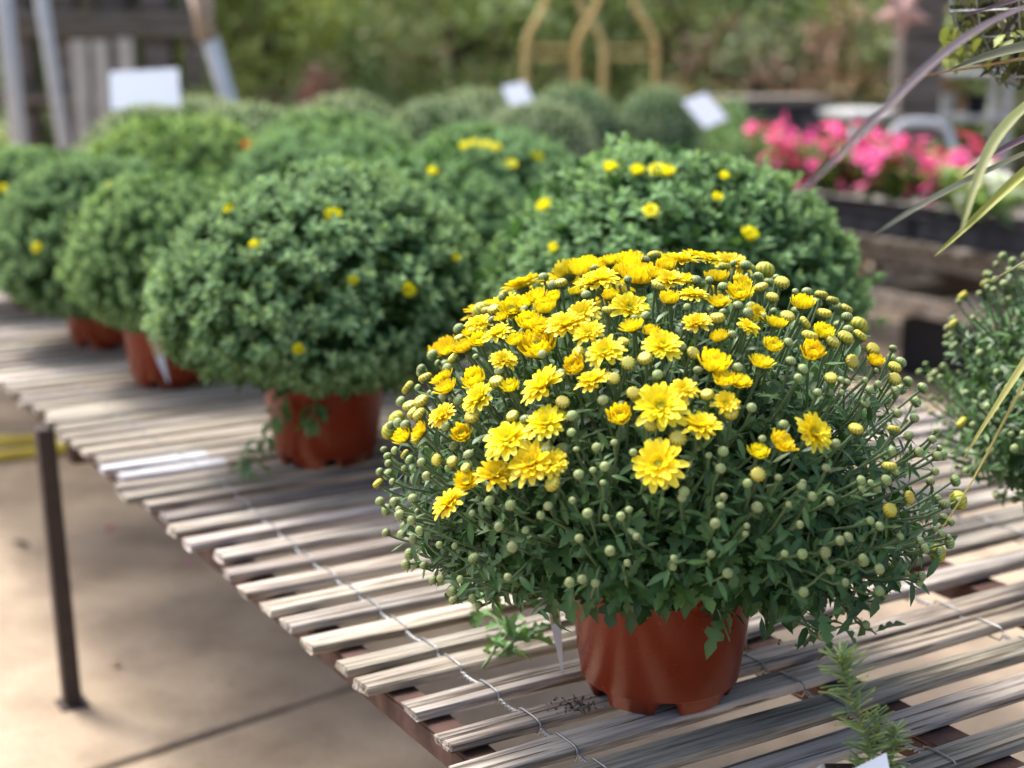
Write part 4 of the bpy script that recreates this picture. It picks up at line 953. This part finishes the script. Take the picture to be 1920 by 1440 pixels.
# ------------------------------------------------------------------ signs and cards among the far plants
def card(label, c, w, h, tilt, yaw, stake, nm="sign_card", roll=0.0):
    t = thing(nm, label, "sign", (c[0], c[1], TZ)); M = Matrix.Translation((0, 0, c[2]-TZ)) @ Matrix.Rotation(yaw, 4, 'Z') @ Matrix.Rotation(tilt, 4, 'X') @ Matrix.Rotation(roll, 4, 'Y')
    MB().box((-w/2, -.003, -h/2), (w/2, .003, h/2), .001, M=M).build("board", M_white, t, smooth=False)
    MB().tube([(0, .02, 0), (0, .02, c[2]-TZ-h*.2)], .003, 8).build("stake", M_leg, t)
card("large white rectangular sign on a stake behind the left mounds", at(272, 167, 5.95), .265, .175, -.62, .12, 1, roll=-.06)
card("small square white card between the far mounds and the golden frame", at(970, 176, 6.9), .115, .115, -.7, .2, 1, roll=-.25)
card("tilted white card at the right end of the far mounds", at(1322, 207, 6.6), .15, .16, -.75, .45, 1, roll=-.35)

# ------------------------------------------------------------------ golden garden frame
gp = at(1105, 175, 9.6); gob = thing("garden_arbor", "golden metal garden arbor with two pointed arches behind the mounds", "arbor", (gp[0], gp[1], 0))
def arch_leg(px, top_px, Y):
    x0 = at(px, 120, Y)[0]-gp[0]; x1 = at(top_px, 0, Y)[0]-gp[0]; xc = x0 + (x1-x0)*1.9
    P = [(x0, z) for z in (0, .4, .8, 1.1, 1.28, 1.36)] + [(x0+(x1-x0)*.18, 1.43), (x0+(x1-x0)*.5, 1.50), (x0+(x1-x0)*.78, 1.56), (x1, 1.66), (x1+(xc-x1)*.25, 1.85), (x1+(xc-x1)*.55, 2.05), (xc, 2.3)]
    P = np.array([(x, Y-gp[1], z) for x, z in P]); tt = np.linspace(0, len(P)-1, 44); Q = np.stack([np.interp(tt, np.arange(len(P)), P[:, i]) for i in range(3)], 1)
    for _ in range(4): Q[1:-1] = (Q[:-2]+2*Q[1:-1]+Q[2:])/4
    MB().tube(Q, .020, 8).build("leg", M_gold, gob); return x0
FL, FR, BL, BR = arch_leg(985, 1028, 9.4), arch_leg(1132, 1080, 9.4), arch_leg(1080, 1124, 9.9), arch_leg(1231, 1186, 9.9)
for z in (.45, .9, 1.27, 1.34):
    for (xa, xb) in ((FL, BL), (FR, BR)): MB().tube([(xa, 9.4-gp[1], z), (xb, 9.9-gp[1], z)], .010, 6).build("rung", M_gold, gob)

# ------------------------------------------------------------------ poles and shed at left
def pole(label, p, q, r, zt=2.7):
    p, q = np.array(p), np.array(q); d = (p-q)/(p[2]-q[2]); b = q + d*(0-q[2]); t = q + d*(zt-q[2])
    o = thing("metal_pole", label, "pole", b, 0, "grey poles at the left")
    MB().tube([(0, 0, 0), t-b], r, 12).build("shaft", M_galv, o); MB().lathe([(r*2.2, .0), (r*2.2, .008), (r*1.15, .01), (r*1.1, .06)], 16).build("base_plate", M_galv, o)
    return o
pole("grey metal pole at the far left edge of the picture", at(8, 0, 7.6), at(33, 240, 7.6), .042)
pole("grey metal pole second from the left edge", at(78, 0, 8.0), at(112, 220, 8.0), .036)
lp = pole("pale grey pole leaning to the left behind the white sign", at(372, 0, 7.2), at(432, 200, 7.0), .040)
b0 = Vector(lp.location); pl = [Vector(at(372, -40, 7.1)), Vector(at(388, 75, 7.1))]
MB().tube([pl[0]-b0, pl[1]-b0], .05, 4).build("wooden_brace", M_tan, lp)
sh = thing("timber_shelter", "dark weathered timber shelter with posts at upper left", "shelter", (at(200, 150, 11.5)[0], 11.5, 0))
X0 = sh.location[0]
for (px, w, mt) in ((40, .2, M_dkwood), (128, .16, M_dkwood), (222, .2, M_dkwood), (300, .2, M_dkwood), (372, .18, M_dkwood)):
    x = at(px, 100, 11.5)[0]-X0
    MB().box((x-w/2, -.1, 0), (x+w/2, .1, 2.9), .01).build("post", mt, sh, smooth=False)
    MB().box((x-w/2+.02, 1.9, 0), (x+w/2-.02, 2.1, 2.9), .01).build("post", M_dkwood, sh, smooth=False)
x0, x1 = at(-150, 0, 11.5)[0]-X0, at(392, 0, 11.5)[0]-X0
for (y, z0, z1) in ((-.18, 1.42, 1.60), (-.18, 2.3, 2.52), (2.12, 2.3, 2.52), (-.18, .92, 1.02)): MB().box((x0, y, z0), (x1, y+.07, z1), .01).build("beam", M_timber, sh, smooth=False)
for i in range(14): MB().box((x0+(x1-x0)*i/14, -.5, 2.901), (x0+(x1-x0)*i/14+.15, 2.5, 2.94), .004).build("roof_board", M_dkwood, sh, smooth=False)
for k, (px, lb) in enumerate(((152, "pale upright board standing at the shelter, left one"), (192, "pale upright board standing at the shelter, right one"), (238, "short white post top behind the white sign"))):
    p = at(px, 150, 10.6); zt = at(px, 75 if k < 2 else 72, 10.6)[2]
    o = thing("upright_board", lb, "board", (p[0], p[1], 0), 0, "pale boards by the shelter")
    MB().box((-.055, -.02, 0), (.055, .02, zt), .004).build("plank", M_paleboard, o, smooth=False)
    MB().box((-.10, -.06, -.001), (.10, .06, .02), .004).build("foot", M_timber, o, smooth=False)

# ------------------------------------------------------------------ timber post with star, carts and racks at right
tp = at(1716, 200, 8.6); tpo = thing("timber_post", "thick dark brown timber post at upper right", "post", (tp[0], tp[1], 0))
MB().box((-.115, -.115, 0), (.115, .115, 3.0), .012).build("shaft", M_dkwood, tpo, smooth=False); MB().box((-.16, -.16, -.001), (.16, .16, .14), .01).build("foot", M_timber, tpo, smooth=False)
MB().box((-.9, -.17, 2.55), (.9, -.1155, 2.75), .01).build("arm", M_dkwood, tpo, smooth=False)
sp = at(1690, 20, 8.35); st = thing("metal_star", "pink rusted metal star hung on the timber post", "ornament", sp)
V = [(0, -.05, 0), (0, .0, 0)]; 
for i in range(10): q = (.17 if i % 2 == 0 else .07); an = PI/2+PI+PI*i/5; V.append((q*math.cos(an), 0, q*math.sin(an)))
F = [(0, 2+i, 2+(i+1) % 10) for i in range(10)] + [(1, 2+(i+1) % 10, 2+i) for i in range(10)]
MB().add(V, F).build("star_face", M_star, st, smooth=False); MB().tube([(0, .0, -.06), (.02, .02, .30)], .004, 6).build("hanging_wire", M_wire, st)
def cart(label, p, yaw, w, d, z, mat_top, handle=True, shelf=True):
    t = thing("nursery_cart", label, "cart", (p[0], p[1], 0), yaw)
    MB().box((-w/2, -d/2, z-.04), (w/2, d/2, z), .006).build("top_tray", mat_top, t, smooth=False)
    if shelf: MB().box((-w/2+.01, -d/2+.01, .28), (w/2-.01, d/2-.01, .31), .004).build("lower_shelf", M_galv, t, smooth=False)
    for sx in (-1, 1):
        for sy in (-1, 1):
            MB().tube([(sx*(w/2-.03), sy*(d/2-.03), .11), (sx*(w/2-.03), sy*(d/2-.03), z-.041)], .016, 8).build("leg", M_galv, t)
            k = MB(); k.tube([(sx*(w/2-.03)-.02, sy*(d/2-.03), .06), (sx*(w/2-.03)+.02, sy*(d/2-.03), .06)], .06, 14); k.build("wheel", M_black, t)
    if handle:
        hw = w/2-.03; P = [(-hw, d/2-.03, z-.06)] + [(-hw, d/2+.02, z+.12), (-hw+.02, d/2+.05, z+.2), (-hw+.08, d/2+.06, z+.235), (0, d/2+.06, z+.24), (hw-.08, d/2+.06, z+.235), (hw-.02, d/2+.05, z+.2), (hw, d/2+.02, z+.12), (hw, d/2-.03, z-.06)]
        MB().tube(P, .022, 10).build("handle", M_galv, t)
    return t
cart("white topped nursery cart behind the pink flowers", at(1612, 215, 8.9), .2, .42, .7, .98, M_whitep, False)
cart("nursery cart with curved grey tube handle right of the timber post", at(1772, 262, 7.9), .1, .40, .6, .70, M_galv, True)
rk = thing("plant_rack", "pale grey shelf rack with dark gaps at upper right", "rack", (at(1806, 200, 9.4)[0], 9.4, 0), -.1)
for sx in (-.22, .22):
    for sy in (-.2, .2): MB().box((sx-.02, sy-.02, 0), (sx+.02, sy+.02, 1.19), .003).build("upright", M_galv, rk, smooth=False)
for z in (.3, .62, .9, 1.17): MB().box((-.26, -.24, z), (.26, .24, z+.03), .004).build("shelf", M_whitep, rk, smooth=False)
for i, (x, z) in enumerate(((-.12, .931), (.08, .931), (-.1, .651), (.12, .651))): pp = tag(obj("nursery_pot", MB().lathe([(.05, 0), (.07, .11), (.075, .11), (.075, .125), (.06, .125), (.05, .03)], 20).m("nursery_pot", M_whitep if i == 0 else M_black), loc=np.array(Matrix.Rotation(-.1, 3, 'Z') @ Vector((x, 0, z)))+np.array([rk.location[0], rk.location[1], 0])), ["pale empty pot on the upper rack shelf", "black pot on the upper rack shelf", "black pot on the lower rack shelf, left", "black pot on the lower rack shelf, right"][i], "pot", "pots on the rack")
bx = at(1440, 205, 9.2); pb = thing("planter_box", "large dark planter box between the tilted card and pink flowers", "planter", (bx[0], bx[1], 0), .15)
MB().box((-.30, -.22, 0), (.30, .22, 1.0), .01).build("box_body", M_black, pb, smooth=False); MB().box((-.32, -.24, 1.0005), (.32, .24, 1.05), .006).build("rim", M_timber, pb, smooth=False)
for k, x in enumerate((-.2, 0, .2)): MB().box((x-.07, -.226, .3), (x+.07, -.2205, .95), .002).build("panel", M_dkwood, pb, smooth=False)

# ------------------------------------------------------------------ shrubs and trees beyond
QL = [(np.array([(0, 0, 0), (.5, .28, .06), (1, 0, -.1), (.5, -.28, .06)]), [(0, 3, 2, 1)]), (np.array([(0, 0, 0), (.45, .34, .1), (1, .05, -.15), (.5, -.32, .05)]), [(0, 3, 2, 1)])]
def crown(seed, rx, rz, zc, nclump, per, lsize, cols, cr):
    r = np.random.default_rng(seed); it = []
    for c in range(nclump):
        d = unit(r.normal(0, 1, 3)); f = r.uniform(.35, 1.0)**.6; cc = np.array([d[0]*rx*f, d[1]*rx*f, zc+d[2]*rz*f]); 
        if cc[2] < .15: cc[2] = r.uniform(.15, .5)
        col = np.array(cols[int(r.integers(len(cols)))])*r.uniform(.75, 1.25); rad = cr*r.uniform(.6, 1.3)
        for i in range(per):
            q = unit(r.normal(0, 1, 3)); p = cc + q*rad*r.random()**.5*np.array([1, 1, .75])
            it.append((int(r.integers(2)), frame(unit(q+r.normal(0, .7, 3)), np.array([0, 0, .8])+q*.6+r.normal(0, .4, 3)), lsize*r.uniform(.6, 1.4), p, col*r.uniform(.8, 1.2)))
    return scatter("crown", QL, it, M_bgleaf)
OLV = [(.25, .34, .13), (.29, .38, .14), (.19, .29, .11), (.30, .35, .16), (.33, .30, .18)]
GRD = [(.11, .17, .07), (.15, .22, .085), (.20, .27, .11)]
RED = [(.31, .21, .15), (.21, .24, .13), (.26, .20, .13), (.17, .23, .11)]
DRK = [(.02, .04, .02), (.03, .055, .026), (.026, .046, .026)]
LIM = [(.28, .36, .08), (.22, .32, .08), (.33, .38, .11)]
CR = {"olive": [crown(201, 1.15, 1.2, 1.35, 70, 75, .085, OLV, .34), crown(202, 1.15, 1.1, 1.3, 70, 75, .085, OLV, .34)],
      "green": [crown(203, 1.0, 1.1, 1.25, 60, 75, .08, GRD, .32)], "red": [crown(204, 1.0, 1.0, 1.15, 60, 75, .08, RED, .30)],
      "lime": [crown(205, .8, .9, 1.05, 50, 70, .08, LIM, .28)], "tree": [crown(206, 2.3, 2.4, 3.3, 130, 75, .17, DRK, .62), crown(207, 2.3, 2.6, 3.2, 130, 75, .17, DRK, .62)]}
def trunk(m, h, r0, r, n=4):
    m.tube([(0, 0, -.02), (r.normal(0, .02), 0, h*.4), (r.normal(0, .05), r.normal(0, .05), h)], [r0, r0*.75, r0*.4], 8)
    for k in range(n):
        a = r.uniform(0, 6.28); z = h*r.uniform(.25, .8); l = h*r.uniform(.35, .6); m.tube([(0, 0, z), (l*.5*math.cos(a), l*.5*math.sin(a), z+l*.3), (l*math.cos(a), l*math.sin(a), z+l*.75)], [r0*.45, r0*.3, r0*.12], 6)
    return m
rv = np.random.default_rng(91)
TR = [trunk(MB(), 1.6, .05, rv).m("trunk", M_bark), trunk(MB(), 4.2, .17, rv, 6).m("trunk", M_bark)]
def bush(name, label, px, Y, kind, s, sz=None, k=0, tint=(1, 1, 1), tr=0, cat="shrub", group="shrubs behind the nursery benches"):
    x = at(px, 90, Y)[0]; t = thing(name, label, cat, (x, Y, 0), rv.uniform(0, 6), group)
    c = obj("crown", CR[kind][k], t, scale=(s, s, sz or s)); c.color = (*tint, 1); obj("trunk", TR[tr], t, scale=(s, s, sz or s)); return t
bush("shrub", "yellow green shrub just right of the leaning pale pole", 500, 12.0, "lime", 1.0, 1.15)
bush("shrub", "olive shrub left of centre behind the far mounds", 660, 13.0, "olive", 1.05)
bush("shrub", "olive shrub at centre with reddish tips, left of golden frame", 860, 13.4, "olive", 1.1, k=1)
bush("shrub", "olive shrub seen through the golden frame", 1080, 14.2, "olive", 1.15)
bush("shrub", "green shrub right of the golden frame", 1290, 13.6, "green", 1.15, tint=(1.25, 1.2, 1))
bush("shrub", "brownish red leaved shrub above the tilted card", 1420, 12.6, "red", .82, .75)
bush("shrub", "brownish red leaved shrub left of the timber post", 1590, 12.8, "red", .9, .8, tint=(1.1, 1, 1))
bush("shrub", "green shrub directly behind the timber post", 1740, 13.6, "green", 1.1, tint=(1.3, 1.25, 1))
bush("shrub", "green shrub at the upper right corner", 1930, 13.2, "olive", 1.0, k=1)
bush("shrub", "dark green shrub behind the shelter posts, left", 40, 14.4, "green", 1.1)
bush("shrub", "dark green shrub behind the shelter posts, middle", 210, 14.6, "green", 1.0, tint=(1, 1.1, 1.0))
bush("shrub", "olive shrub behind the white sign", 350, 14.2, "olive", 1.0, k=1, tint=(.8, .9, .8))
bush("shrub", "low dark green mounded bush behind the far mounds", 560, 9.4, "green", .42, .40, tint=(1.1, 1.3, 1.2))
bush("shrub", "small lime green bush beside the low dark bush", 622, 9.9, "lime", .36, .46, tint=(1.3, 1.3, 1))
bush("shrub", "low maroon bush in front of the olive shrubs", 580, 10.6, "red", .42, .56, tint=(.8, .5, .7))
bush("shrub", "small green plant between the ball mums and pink flowers", 1390, 8.6, "green", .38, .44, tint=(1.2, 1.4, 1.3))
for i, (px, Y, k) in enumerate(((-150, 21, 0), (110, 23, 1), (330, 22, 0), (520, 20, 1), (760, 24, 0), (1000, 23, 1), (1240, 22, 0), (1480, 19, 1), (1700, 22, 0), (1950, 21, 1), (2180, 23, 0))):
    bush("dark_tree", ["dark tree at the far left behind the shelter", "dark tree behind the shelter's middle posts", "dark tree behind the leaning pole", "dark tree above the yellow green shrub", "dark tree above the left olive shrub", "dark tree left of the golden frame's top", "dark tree right of the golden frame's top", "dark tree above the red leaved shrubs", "dark tree behind the timber post", "dark tree at the upper right corner", "dark tree beyond the right edge"][i], px, Y, "tree", rv.uniform(.95, 1.2), None, k, (1, 1, 1), 1, "tree", "dark trees along the back")
